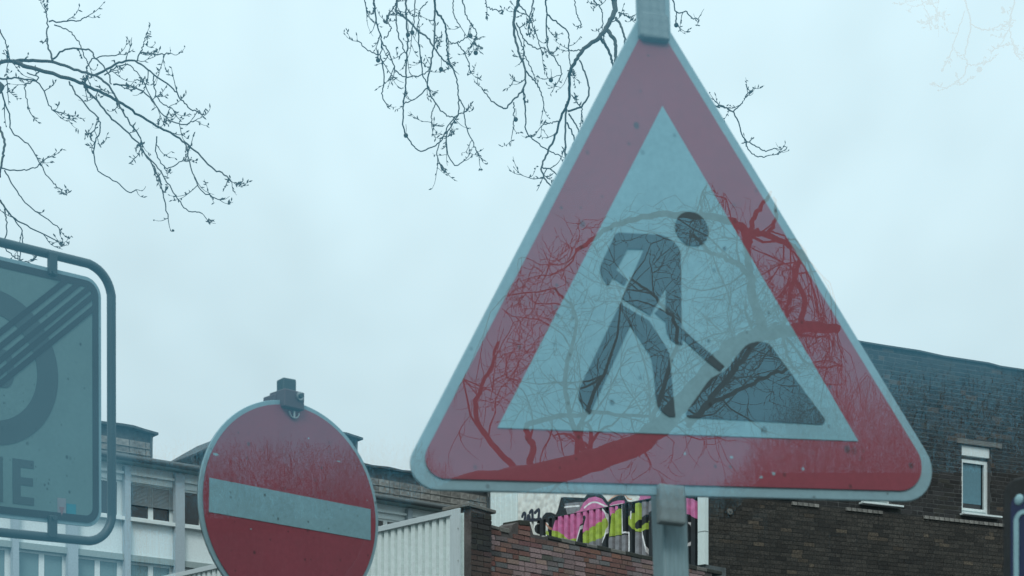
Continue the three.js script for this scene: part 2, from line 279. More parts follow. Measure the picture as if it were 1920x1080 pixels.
// ---------------------------------------------------------------- old brick wall with its pier
{
  const o = at(868, HY, 22.1);
  const g = thing('brick_boundary_wall', 'weathered red brick wall with a stepped mossy top below the graffiti', 'wall', null, V3(o.x, 0, o.z), new THREE.Euler(0, THREE.MathUtils.degToRad(47), 0));
  const on = facing(g);
  const line = [[868, 953], [905, 962], [906, 983], [958, 997], [961, 984], [970, 979], [994, 981], [1000, 1002], [1100, 1022], [1220, 1047], [1335, 1071]].map(([x, y]) => on(x, y));
  const uR = line.at(-1)[0], topAt = (u) => { for (let i = 1; i < line.length; i++) if (u <= line[i][0]) { const a = line[i - 1], b = line[i]; return a[1] + (b[1] - a[1]) * (u - a[0]) / Math.max(1e-6, b[0] - a[0]); } return line.at(-1)[1]; };
  const sh = [[0, 0], [uR, 0], ...[...line].reverse()];
  part('wall', slab(sh, 0.3), M.mortarWall, g, 0, 0, -0.3);
  const uP = line[1][0];
  box('pier', uP, line[0][1] - 0.02, 0.16, M.mortarWall, g, uP / 2, line[0][1] / 2 - 0.01, 0.08);
  const cols = (u, v, r) => {
    const k = 0.95 + 0.75 * r(), p = fbm(n2a, u * 0.9 + 2, v * 1.3, 3), q = fbm(n2b, u * 1.2, v * 1.4 + 9, 3), e = r();
    if (q > 0.42) return [0.075 * k, 0.075 * k, 0.07 * k];
    if (p > 0.12) return [0.27 * k, 0.19 * k, 0.185 * k];
    if (e < 0.18) return [0.22 * k, 0.105 * k, 0.085 * k];
    if (e < 0.4) return [0.17 * k, 0.155 * k, 0.15 * k];
    return [0.185 * k, 0.1 * k, 0.085 * k];
  };
  const pierCol = (u, v, r) => { const k = 0.6 + 0.7 * r(); return v > line[0][1] - 0.55 ? [0.045 * k, 0.046 * k, 0.042 * k] : [0.11 * k, 0.07 * k, 0.06 * k]; };
  const show = (u, v) => { const [x, y, d] = project(g, u, v); return y < 1086 && x < 1330 ? 30 - d + (1090 - y) * 1e-4 : 1e9; };
  layBricks(g, { u0: uP + 0.01, u1: uR, v0: 0.02, v1: 8, top: (u) => topAt(u) - 0.03, z: -0.004, course: 0.074, long: 0.245, joint: 0.012, colors: cols, seed: 7, rough: 0.014, show, most: 260, stuffName: 'lower_brickwork' });
  layBricks(g, { u0: 0, u1: uP, v0: 0.02, v1: 8, top: (u) => line[0][1] - 0.04, z: 0.156, course: 0.074, long: 0.245, joint: 0.012, colors: pierCol, seed: 8, show, most: 40, stuffName: 'lower_pier_brickwork' });
  // rough mossy crown of the wall, broken in pieces
  const r = rngOf(77);
  for (let u = uP + 0.02; u < uR; ) { const w = 0.18 + 0.3 * r(), v = topAt(u + w / 2), tilt = Math.atan2(topAt(u + w) - topAt(u), w); if (Math.abs(tilt) < 0.35) { const c = box('coping_stone', w - 0.01, 0.05 + 0.03 * r(), 0.34, r() < 0.6 ? M.moss : M.stone, g, u + w / 2, v - 0.005, -0.15, 0.014); c.rotation.z = tilt + (r() - 0.5) * 0.06; } u += w; }
  const cap = box('pier_cap', uP + 0.16, 0.05, 0.52, M.stone, g, uP / 2, line[0][1] + 0.005, -0.07, 0.012); cap.rotation.z = -0.05;
}
// ---------------------------------------------------------------- graffiti hall
{
  const o = at(1327, HY, 26.5), th = -THREE.MathUtils.degToRad(46);
  const g = thing('graffiti_wall', 'white metal clad wall with pink and green graffiti standing behind the old brick wall', 'wall', null, V3(o.x, 0, o.z), new THREE.Euler(0, th, 0));
  const on = facing(g), ZU = -0.28;
  const uA = on(920, 950, ZU)[0], uB = on(971, 950, ZU)[0], hLine = on(1110, 958)[1], base = on(1320, 1060)[1], uLow = on(990, 985)[0], hi = on(1110, 800, ZU)[1];
  // spray paint, laid out in metres on the wall
  const c = document.createElement('canvas'), W = 2048, H = 1024; c.width = W; c.height = H; const x = c.getContext('2d');
  const u0 = uB, u1 = 0.02, v0 = base - 0.6, v1 = v0 + (u1 - u0) * H / W, mpp = W / (u1 - u0);
  const C = (px, py) => { let p = on(px, py); if (p[1] > hLine) p = on(px, py, ZU); return [(p[0] - u0) * mpp, H - (p[1] - v0) * mpp]; };
  const Z = (zx, zy) => C(970 + zx / 6.352, 910 + zy / 6.352);
  x.fillStyle = '#e2e6e0'; x.fillRect(0, 0, W, H);
  const poly = (pts, col) => { x.fillStyle = col; x.beginPath(); pts.forEach((p, i) => { const q = Z(...p); i ? x.lineTo(...q) : x.moveTo(...q); }); x.closePath(); x.fill(); };
  const stroke = (pts, col, w) => { x.strokeStyle = col; x.lineWidth = w * mpp; x.lineJoin = x.lineCap = 'round'; x.beginPath(); const q = pts.map((p) => Z(...p)); x.moveTo(...q[0]); for (let i = 1; i < q.length - 1; i++) { const mx = (q[i][0] + q[i + 1][0]) / 2, my = (q[i][1] + q[i + 1][1]) / 2; i < q.length - 2 ? x.quadraticCurveTo(...q[i], mx, my) : x.quadraticCurveTo(...q[i], ...q[i + 1]); } if (q.length === 2) x.lineTo(...q[1]); x.stroke(); };
  const BK = '#1b2226', PK = '#cf74a6', GN = '#a4bd4a', GY = '#85878c', WH = '#eef1f2', NV = '#20283a';
  // whole lettering in black first, fills over it
  poly([[440, 380], [480, 300], [520, 145], [560, 140], [800, 150], [840, 95], [920, 78], [990, 95], [1045, 150], [1075, 195], [1120, 160], [1200, 120], [1270, 118], [1310, 190], [1420, 210], [1440, 110], [1480, 80], [1900, 70], [2250, 140], [2250, 1100], [1700, 1100], [1380, 900], [1000, 760], [400, 640], [380, 600], [400, 470]], BK);
  stroke([[1085, 190], [1130, 140], [1210, 108], [1290, 110], [1315, 170], [1360, 165]], '#d9a07a', 0.02);
  poly([[285, 420], [300, 370], [340, 325], [400, 322], [450, 345], [460, 420], [400, 450], [345, 445], [360, 600], [300, 610], [240, 560], [225, 500], [270, 460]], BK);
  poly([[140, 440], [265, 440], [240, 480], [225, 545], [185, 570], [150, 520]], '#e8ece8');
  poly([[560, 218], [700, 200], [790, 197], [740, 295], [690, 345], [485, 386]], GY);
  poly([[490, 388], [600, 360], [740, 300], [785, 210], [850, 150], [930, 133], [1010, 160], [1055, 225], [1075, 330], [1070, 400], [960, 470], [830, 555], [740, 625], [640, 655], [540, 575], [440, 540]], PK);
  poly([[440, 540], [520, 556], [640, 655], [740, 625], [725, 690], [640, 660], [430, 606]], GN);
  poly([[1085, 385], [960, 470], [830, 555], [800, 590], [780, 690], [870, 690], [1000, 640], [1080, 600], [1095, 480]], GN);
  poly([[780, 692], [870, 690], [1000, 640], [1075, 612], [1030, 730], [960, 720]], GY);
  poly([[1095, 235], [1130, 200], [1200, 180], [1275, 180], [1280, 220], [1110, 255]], PK);
  poly([[1120, 270], [1220, 248], [1230, 280], [1150, 345], [1135, 380]], PK);
  poly([[1150, 345], [1260, 265], [1265, 590], [1120, 615], [1140, 440]], GN);
  poly([[1120, 625], [1265, 598], [1350, 590], [1350, 800], [1100, 745]], GY);
  poly([[1440, 190], [1470, 105], [1600, 95], [1585, 165]], PK);
  poly([[1420, 225], [1500, 205], [1480, 420], [1600, 430], [1570, 520], [1500, 560], [1420, 550], [1350, 470], [1350, 380], [1410, 320]], GN);
  poly([[1500, 205], [1720, 180], [1720, 300], [1480, 420]], GY);
  poly([[1420, 560], [1500, 565], [1580, 850], [1420, 820]], GY);
  poly([[1990, 150], [2120, 165], [2200, 230], [2225, 430], [2150, 400], [2060, 350], [1980, 340]], PK);
  stroke([[1460, 480], [1560, 390], [1720, 300]], BK, 0.13);
  stroke([[820, 395], [790, 480], [760, 660]], BK, 0.09); stroke([[805, 410], [765, 540], [735, 665]], WH, 0.025);
  stroke([[565, 260], [640, 250], [735, 245]], WH, 0.03); stroke([[800, 268], [850, 215], [930, 195], [1000, 225], [1060, 290], [1095, 400], [1090, 560], [1030, 715]], WH, 0.03);
  stroke([[1105, 330], [1125, 420], [1110, 580], [1040, 725]], BK, 0.06);
  stroke([[1115, 248], [1180, 235], [1250, 222]], WH, 0.03); stroke([[1265, 240], [1272, 400], [1275, 570]], WH, 0.035); stroke([[1275, 570], [1320, 560], [1355, 568]], WH, 0.03); stroke([[1356, 570], [1360, 680], [1358, 785]], WH, 0.03);
  stroke([[1380, 320], [1378, 360], [1376, 400]], WH, 0.03); stroke([[1505, 540], [1530, 660], [1575, 835]], WH, 0.03);
  stroke([[2065, 450], [2095, 560], [2070, 700], [2030, 760]], WH, 0.03);
  stroke([[360, 455], [400, 500], [430, 545]], '#c08d78', 0.035); poly([[370, 540], [400, 560], [405, 600], [365, 590]], GN);
  for (const p of [[[60, 370], [70, 330], [95, 335], [95, 380], [80, 430], [110, 430]], [[130, 365], [115, 400], [130, 435], [150, 405], [140, 362], [128, 362]], [[150, 325], [175, 285], [182, 340], [180, 410]], [[160, 415], [205, 412]], [[212, 325], [255, 275], [262, 330], [250, 405]], [[225, 412], [275, 405]]]) stroke(p, NV, 0.065);
  stroke([[138, 447], [200, 437], [290, 420]], '#f2f4f4', 0.035);
  const id = x.getImageData(0, 0, W, H), rg = rngOf(19); for (let i = 0; i < id.data.length; i += 4) { const xx = (i / 4) % W, yy = Math.floor(i / 4 / W), k = 0.94 + 0.09 * n2b(xx / 60, yy / 60) + 0.06 * n2c(xx / 9, yy / 9) + 0.05 * rg(); for (let j = 0; j < 3; j++) id.data[i + j] = cl(id.data[i + j] * k); } x.putImageData(id, 0, 0);
  const paint = new THREE.CanvasTexture(c); paint.colorSpace = THREE.SRGBColorSpace; paint.magFilter = THREE.LinearFilter;
  const painted = new THREE.MeshStandardMaterial({ color: lin(0.98, 0.98, 0.98), roughness: 0.65, map: paint });
  const place = (geo, ox, oy) => { const u = geo.attributes.uv, p = geo.attributes.position; for (let i = 0; i < u.count; i++) u.setXY(i, (p.getX(i) + ox - u0) / (u1 - u0), (p.getY(i) + oy - v0) / (v1 - v0)); return geo; };
  const uE = on(1319, 950, ZU)[0];
  part('upper_wall', place(new THREE.PlaneGeometry(uE - uB, hi - base).translate((uE - uB) / 2, (hi - base) / 2, 0), uB, base), painted, g, uB, base, ZU);
  part('ribbed_cladding', place(ribbed(-0.11 - uLow, hLine - base, 0.155, 0.06), uLow, base), painted, g, uLow, base, 0);
  box('cap_strip', -0.11 - uLow, 0.008, 0.33, M.roofDark, g, (uLow - 0.11) / 2, hLine + 0.005, -0.105);
  part('side_cladding', ribbed(uB - uA, hi - base, 0.145, 0.012), M.sheet, g, uA, base, ZU + 0.003);
  const hc = on(1320, 905)[1];
  box('corner_trim', 0.15, hc - base, 0.1, M.sheet, g, -0.075, (hc + base) / 2, 0.03, 0.004);
  box('trim_joint', 0.156, 0.012, 0.106, M.slat, g, -0.075, on(1320, 998)[1], 0.03);
  box('base_beam', 0.02 - uA, 0.35, 0.5, M.gutter, g, uA / 2, base - 0.178, -0.22);
  box('plinth_wall', -uA, base - 0.36, 0.4, M.render2, g, uA / 2, (base - 0.36) / 2, -0.25);
  box('core_wall', uE - uA - 0.1, hi - base, 0.12, M.sheet, g, (uA + uE - 0.1) / 2, (hi + base) / 2, ZU - 0.07);
  box('coping', uE - uA, 0.08, 0.3, M.gutter, g, (uA + uE) / 2, hi + 0.045, ZU - 0.05);
}
// ---------------------------------------------------------------- long office building
{
  const o = at(240, HY, 65), yaw = Math.PI / 2 - THREE.MathUtils.degToRad(51);
  const g = thing('office_building', 'long white office building with pilasters, window rows and a tiled attic', 'building', null, V3(o.x, 0, o.z), new THREE.Euler(0, yaw, 0));
  const on = facing(g);
  const P = 0.26;                                               // pilasters stand proud
  const n0 = on(240, 950, P)[0], w0 = on(338, 950, P)[0], bay = w0 - n0, uEnd = on(914, 960)[0], uStart = n0 - 7 * bay;
  const eave = on(245, 856, 0.6)[1], wTop = on(245, 903)[1], wSill = on(245, 972)[1], wTop2 = on(245, 1053)[1];
  const floor = wTop - wTop2, wh = wTop - wSill;
  const frieze = on(245, 890)[1];
  const wallBody = [];
  const nb = Math.ceil((uEnd - uStart) / bay);
  // wall bands between the window rows
  const rows = [0, 1, 2].map((k) => [wSill - k * floor, wTop - k * floor]);
  const band = (v0, v1) => { const b = uvBox(uEnd - uStart, v1 - v0, 0.3).translate((uStart + uEnd) / 2, (v0 + v1) / 2, -0.15); wallBody.push(b); };
  band(rows[0][1], eave - 0.05); for (let k = 1; k < 3; k++) band(rows[k][1] + 0.26, rows[k - 1][0]); band(0, rows[2][0]);
  part('wall', mergeGeometries(wallBody), M.plaster, g);
  box('rear_wall', uEnd - uStart, eave, 0.3, M.render1, g, (uStart + uEnd) / 2, eave / 2, -9);
  box('gable_wall', 9, eave, 0.3, M.plaster, g, 0, 0, 0).position.set(uEnd - 0.15, eave / 2, -4.7); g.children.at(-1).rotation.y = Math.PI / 2;
  box('frieze_moulding', uEnd - uStart, 0.1, 0.16, M.plaster, g, (uStart + uEnd) / 2, frieze + 0.02, 0.085);
  for (let k = 0; k <= nb; k++) {
    const u = uStart + k * bay; if (u > uEnd) break;
    const wide = (k % 2) === 0, w = wide ? 0.42 : 0.25;                // k = 7 is the narrow one
    box('pilaster', w, eave - 0.3, P, M.pilaster, g, u, (eave - 0.3) / 2, P / 2);
  }
  const frameGeo = (() => {
    const w = bay - 0.12, s = shapeOf([[0, 0], [w, 0], [w, wh], [0, wh]]), e = 0.09, m = 0.11, c = w * 0.5;
    for (const [a, b] of [[e, c - m], [c + m, w - e - 0.16]]) { const h = new THREE.Path(); h.moveTo(a, e); h.lineTo(a, wh - e); h.lineTo(b, wh - e); h.lineTo(b, e); h.closePath(); s.holes.push(h); }
    return slabShape(s, 0.08);
  })();
  const fw = bay - 0.12;
  const paneGeo = uvBox(fw * 0.5 - 0.2 + 0.02, wh - 0.16, 0.012), sillGeo = new RoundedBoxGeometry(bay - 0.02, 0.15, 0.26, 2, 0.01), headGeo = uvBox(bay - 0.01, 0.25, 0.34);
  for (let row = 0; row < 3; row++) for (let k = 0; k < nb; k++) {
    const u = uStart + k * bay + 0.06, [v0] = rows[row]; if (u + fw > uEnd) break;
    const win = part('window', frameGeo, M.frame, g, u, v0, -0.16);
    const gm = row === 0 ? M.glass : M.curtain;
    part('pane', paneGeo, gm, win, fw * 0.25 - 0.01, wh / 2, 0.03); part('pane', paneGeo, gm, win, fw * 0.75 - 0.04, wh / 2, 0.03);
    part('sill', sillGeo, M.frame, win, fw / 2, -0.07, 0.28);
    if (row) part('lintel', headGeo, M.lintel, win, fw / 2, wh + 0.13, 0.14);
    if (row === 0 && k === 7) {
      const sl = []; for (let i = 0; i < 15; i++) sl.push(uvBox(fw - 0.1, 0.045, 0.012).rotateX(-0.5).translate(fw / 2 - 0.03, wh - 0.08 - i * 0.055, 0.17));
      sl.push(uvBox(fw - 0.1, 0.04, 0.04).translate(fw / 2 - 0.03, wh - 0.08 - 15 * 0.055, 0.17)); for (const f of [0.1, 0.5, 0.88]) sl.push(uvBox(0.025, 0.86, 0.01).translate(fw * f, wh - 0.46, 0.185));
      part('blind', mergeGeometries(sl), M.slat, win);
    }
  }
  box('interior_wall', uEnd - uStart - 1, eave - 1, 0.1, M.render2, g, (uStart + uEnd) / 2, eave / 2, -0.6);
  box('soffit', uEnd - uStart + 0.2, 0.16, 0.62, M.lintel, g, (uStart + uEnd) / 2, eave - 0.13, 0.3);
  part('gutter', new THREE.CylinderGeometry(0.13, 0.13, uEnd - uStart + 0.3, 14).rotateZ(Math.PI / 2), M.gutter, g, (uStart + uEnd) / 2, eave - 0.08, 0.66);
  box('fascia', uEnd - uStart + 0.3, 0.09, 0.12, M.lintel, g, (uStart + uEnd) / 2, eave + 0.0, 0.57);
  box('roof', uEnd - uStart, 0.1, 9, M.roofDark, g, (uStart + uEnd) / 2, eave - 0.04, -4.1);
  // attic storeys clad with large tiles in rows
  const r = rngOf(12);
  function attic(u0, u1, topLine, zf, rowH, colW, from) {
    const at0 = (u) => { for (let i = 1; i < topLine.length; i++) if (u <= topLine[i][0]) { const a = topLine[i - 1], b = topLine[i]; return a[1] + (b[1] - a[1]) * (u - a[0]) / (b[0] - a[0]); } return topLine.at(-1)[1]; };
    const shell = part('attic', slab([[u0, eave - 0.2], [u1, eave - 0.2], ...[...topLine].reverse()], 3), M.roofDark, g, 0, 0, zf - 3);
    part('attic_roof', slab([...topLine.map(([u, v]) => [u, v + 0.1]), ...[...topLine].reverse().map(([u, v]) => [u, v + 0.004])], 3.4), M.roofDark, shell, 0.12, 0, -0.15);
    for (let k = 0, v = eave + 0.02; v < 40; k++, v += rowH) {
      let any = false;
      for (let u = Math.max(u0, from) - (k % 2 ? 0 : 0), j = 0; u < u1 - 0.08; u += colW, j++) {
        const w = Math.min(colW, u1 - 0.05 - u) - 0.025; if (v + rowH > at0(u + w / 2) - 0.2) continue; any = true;
        const t = box('tile', w, rowH - 0.02, 0.03, M.tileA[Math.floor(r() * 4)], shell, u + w / 2, v + rowH / 2, 3.02); t.rotation.x = -0.1; t.position.z += 0.004 * r();
      }
      if (any) box('batten', u1 - Math.max(u0, from), 0.035, 0.05, M.tileA[3], shell, (u1 + Math.max(u0, from)) / 2, v, 3.045);
      if (!any && k > 2) break;
    }
    box('corner_board', 0.09, at0(u1) - eave, 0.1, M.gutter, shell, u1 - 0.03, (at0(u1) + eave) / 2, 3.03);
  }
  attic(uStart, on(284, 850)[0], [[uStart, on(215, 797)[1] + 0.1], ...[[150, 792], [215, 799], [240, 803], [262, 810], [287, 817]].map(([x, y]) => on(x, y))], 0, 0.27, 0.72, on(180, 850)[0]);
  attic(on(369, 870)[0], on(668, 900)[0], [[357, 855], [376, 846], [430, 815], [520, 800], [640, 816], [671, 826]].map(([x, y]) => on(x, y)), 0, 0.3, 0.58, on(640, 900)[0]);
  attic(on(669, 900)[0], uEnd, [[669, 872], [690, 877], [720, 880], [745, 886], [770, 888], [914, 918]].map(([x, y]) => on(x, y)), -0.02, 0.3, 0.58, on(670, 900)[0]);
  part('drain_pipe', new THREE.CylinderGeometry(0.05, 0.05, on(912, 920)[1] - eave, 10), M.gutter, g, uEnd + 0.05, (on(912, 920)[1] + eave) / 2, 0.1);
}
// ---------------------------------------------------------------- blue rendered house glimpsed between
{
  const o = at(900, HY, 92), top = at(916, 934, 92).y;
  const g = thing('blue_house', 'blue grey rendered building glimpsed between the tiled attic and the white hall', 'building', null, V3(o.x, 0, o.z), new THREE.Euler(0, 0.66, 0));
  const bm = mat(0.1, 0.16, 0.19, 0.9, { map: coarseTex });
  box('wall', 8, top, 6, bm, g, 2.2, top / 2, -3); box('coping', 8.3, 0.12, 6.3, M.roofDark, g, 2.2, top + 0.063, -3);
  for (const k of [0, 1, 2]) { const w = box('window', 1.1, 1.4, 0.08, M.frame, g, 2 + k * 2, top - 2.4, 0.04); box('pane', 0.9, 1.2, 0.02, M.glass, w, 0, 0, 0.045); }
}

// ---------------------------------------------------------------- signs
const euler = (y, p, r) => new THREE.Euler(p, y, r, 'YXZ');
function layer(name, shapes, m, parent, z, depth = 0.0012) { const g = Array.isArray(shapes) ? mergeGeometries(shapes.map((s) => slabShape(s, depth))) : slabShape(shapes, depth); return part(name, g, m, parent, 0, 0, z); }
const onGround = (a, b) => { const t = a.y / (a.y - b.y); return a.clone().lerp(b, t); };   // where the line through a and b meets the ground
function squarePost(parent, top, foot, size, turn, m, name = 'post') {
  const len = top.distanceTo(foot), o = part(name, new RoundedBoxGeometry(size, len, size, 2, size * 0.12), m, parent);
  const mid = top.clone().add(foot).multiplyScalar(0.5); o.position.copy(parent.worldToLocal(mid.clone()));
  const dir = top.clone().sub(foot).normalize(), q = new THREE.Quaternion().setFromUnitVectors(V3(0, 1, 0), dir).multiply(new THREE.Quaternion().setFromAxisAngle(V3(0, 1, 0), turn));
  o.quaternion.copy(parent.quaternion.clone().invert().multiply(q)); return o;
}
// road works triangle
{
  const g = thing('road_works_sign', 'red bordered triangular road works sign with a shovelling figure, strapped to a post', 'road sign', null, V3(0.2637, EYE + 0.7978, -2.5474), euler(0.3025, -0.1126, 0.0407));
  const on = facing(g), s = 0.96, h = s * Math.sqrt(3) / 2;
  const tri = (inset) => { const k = 1 - inset / (h / 3); return [[0, 2 * h / 3 * k], [-s / 2 * k, -h / 3 * k], [s / 2 * k, -h / 3 * k]]; };
  part('plate', slabShape(roundPoly(tri(0), [0.03, 0.038, 0.056]), 0.003, 0.0015), M.signEdge, g, 0, 0, -0.006);
  const red = roundPoly(tri(0.0155), [0.006, 0.03, 0.046]);
  const inner = [[1241, 200], [932, 803], [1608, 828]].map(([x, y]) => on(x, y));
  layer('red_border', red, M.signRed, g, 0);
  layer('white_field', shapeOf(inner), M.signWhite, g, 0.0014);
  const A = (pts) => pts.map(([x, y]) => on(1060 + x / 3.375, 380 + y / 3.375));
  const B = (pts) => pts.map(([x, y]) => on(1060 + x / 4.153, 560 + y / 4.153));
  const Cc = (pts) => pts.map(([x, y]) => on(1260 + x / 5.4, 620 + y / 5.4));
  const z = 0.0028;
  const hc = on(1295.5, 431), hr = on(1326, 431)[0] - hc[0];
  const head = new THREE.Shape(); head.absarc(hc[0], hc[1], hr, 0, Math.PI * 2);
  layer('figure_head', head, M.signBlack, g, z);
  layer('figure_body', shapeOf(A([[312, 204], [330, 196], [600, 210], [640, 226], [680, 255], [705, 282], [718, 305], [724, 335], [728, 640], [728, 810], [735, 905], [690, 895], [655, 865], [636, 825], [630, 780], [630, 690], [632, 540], [532, 720], [355, 612], [492, 302], [388, 300], [318, 432], [387, 494], [368, 531], [294, 480], [266, 531], [236, 492], [216, 450], [214, 420], [232, 372]])), M.signBlack, g, z);
  layer('figure_legs', shapeOf(B([[420, 48], [645, 178], [775, 380], [803, 432], [850, 925], [800, 925], [750, 890], [715, 845], [697, 770], [690, 650], [668, 490], [650, 440], [625, 405], [500, 215], [185, 905], [140, 862], [106, 810], [98, 745], [110, 690]])), M.signBlack, g, z);
  layer('shovel', [shapeOf(A([[592, 670], [629, 700], [629, 762], [560, 704]])), shapeOf(A([[729, 800], [945, 990], [1002, 1042], [970, 1072], [912, 1026], [729, 862]]))], M.signBlack, g, z);
  layer('earth_mound', shapeOf(Cc([[135, 835], [150, 813], [300, 600], [345, 535], [385, 490], [430, 465], [510, 425], [570, 370], [620, 300], [700, 200], [735, 162], [775, 138], [850, 120], [930, 128], [975, 148], [1010, 185], [1060, 260], [1525, 885], [1540, 915], [1530, 945], [1500, 957], [1460, 955], [165, 886], [140, 870]])), M.signBlack, g, z);
  // folded rim behind the plate
  const rimOut = roundPoly(tri(0.002), [0.03, 0.036, 0.054]); rimOut.holes.push(new THREE.Path(roundPoly(tri(0.008), [0.026, 0.03, 0.048]).getPoints().reverse()));
  part('rim', slabShape(rimOut, 0.006), M.tube, g, 0, 0, -0.0135);
  part('apex_bracket', slab([[1206, 26], [1174, 82], [1180, 112], [1226, 40]].map(([x, y]) => on(x, y, -0.012)), 0.004, 0.001), M.backMetal, g, 0, 0, -0.014);
  const toW = (px, py, zz) => { const p = on(px, py, zz); return V3(p[0], p[1], zz).applyMatrix4(g.matrixWorld); };
  const pa = toW(1224, 20, -0.058), pb = toW(1256, 1010, -0.058), foot = onGround(pa, pb), top = pa.clone().lerp(pb, -0.3);
  squarePost(g, top, foot, 0.045, 0.34, M.zinc);
  const strap = (x0, x1, y0, y1, zf, name = 'strap') => {
    const a = on(x0, y0, zf), b = on(x1, y1, zf), w = b[0] - a[0], hh = a[1] - b[1], geo = new RoundedBoxGeometry(w, hh, 0.018, 4, 0.005), p = geo.attributes.position;
    for (let i = 0; i < p.count; i++) { const X = p.getX(i), Y = p.getY(i); p.setXYZ(i, X + 0.0018 * n2a(Y * 60 + x0, X * 20), Y + 0.0022 * n2b(X * 50 + y0, 3), p.getZ(i) + 0.001 * n2c(X * 80, Y * 80)); } geo.computeVertexNormals();
    const m = part(name, geo, M.zincBump, g, (a[0] + b[0]) / 2, (a[1] + b[1]) / 2, zf - 0.009); m.rotation.z = -0.05; return m;
  };
  strap(1201, 1257, 20, 74, 0.013); strap(1199, 1252, -22, 40, 0.0105, 'strap_fold'); strap(1197, 1247, -80, 9, 0.008, 'strap_fold');
  strap(1233, 1290, 907, 982, 0.012);
  const r = rngOf(31);
  for (let k = 0; k < 5; k++) { const [x, y] = on(1050 + 560 * r(), 820 + 90 * r()); const c = part('paint_chip', new THREE.CircleGeometry(0.0016 + 0.002 * r(), 7), M.signEdge, g, x, y, 0.0016); c.scale.y = 0.6 + r(); }
}
// no entry disc
{
  const g = thing('no_entry_sign', 'round red no entry sign with a white bar on a square post', 'road sign', null, V3(-0.6041, EYE + 0.8717, -4.4121), euler(0.7488, 0.0088, -0.0171));
  const on = facing(g), disc = (r) => { const s = new THREE.Shape(); s.absarc(0, 0, r, 0, Math.PI * 2); return s; };
  part('plate', new THREE.ExtrudeGeometry(disc(0.2985), { depth: 0.003, bevelEnabled: true, bevelSize: 0.0015, bevelThickness: 0.0015, curveSegments: 72 }), M.signEdge, g, 0, 0, -0.006);
  part('red_disc', new THREE.ExtrudeGeometry(disc(0.2875), { depth: 0.0012, bevelEnabled: false, curveSegments: 72 }), M.signRed, g);
  layer('white_bar', shapeOf([[392, 896], [694, 955], [694, 1013], [391, 960]].map(([x, y]) => on(x, y))), M.signWhite, g, 0.0014);
  part('rim', new THREE.TorusGeometry(0.2955, 0.004, 10, 72), M.tube, g, 0, 0, -0.009);
  const w = (px, py, z) => { const p = on(px, py, z); return V3(p[0], p[1], z).applyMatrix4(g.matrixWorld); };
  const top = w(537, 712, -0.055), foot = V3(top.x, 0, top.z);
  squarePost(g, top, foot, 0.042, 0.62, M.tube);
  const put = (name, x0, x1, y0, y1, z, d, m, r) => { const a = on(x0, y0, z), b = on(x1, y1, z); return box(name, b[0] - a[0], a[1] - b[1], d, m, g, (a[0] + b[0]) / 2, (a[1] + b[1]) / 2, z - d / 2, r); };
  const cl1 = put('clamp', 534, 571, 727, 770, 0.02, 0.075, M.clamp, 0.004);
  put('clamp_arm', 516, 546, 737, 758, -0.02, 0.06, M.clamp, 0.004);
  const bo = on(562, 743, 0.022); const washer = part('bolt', new THREE.CylinderGeometry(0.0115, 0.0115, 0.005, 18).rotateX(Math.PI / 2), M.bolt, g, bo[0], bo[1], 0.023);
  part('bolt_head', new THREE.CylinderGeometry(0.007, 0.0075, 0.008, 6).rotateX(Math.PI / 2), M.tube, washer, 0, 0, 0.006);
  const clip = on(551, 773, 0.004); const ring = part('clip', new THREE.TorusGeometry(0.016, 0.0022, 8, 20, Math.PI).rotateZ(Math.PI), M.bolt, g, clip[0], clip[1], 0.006); part('clip_tongue', new RoundedBoxGeometry(0.006, 0.018, 0.003, 2, 0.001), M.bolt, ring, 0, -0.006, 0);
  const chip = (x, y, a, b) => { const p = on(x, y), c = part('paint_chip', new THREE.CircleGeometry(1, 14), M.signEdge, g, p[0], p[1], 0.0016); c.scale.set(a, b, 1); };
  chip(404, 852, 0.0085, 0.0035); chip(634, 865, 0.007, 0.0016); chip(578, 822, 0.0025, 0.002); chip(688, 938, 0.003, 0.0012); chip(470, 992, 0.003, 0.0015);
}
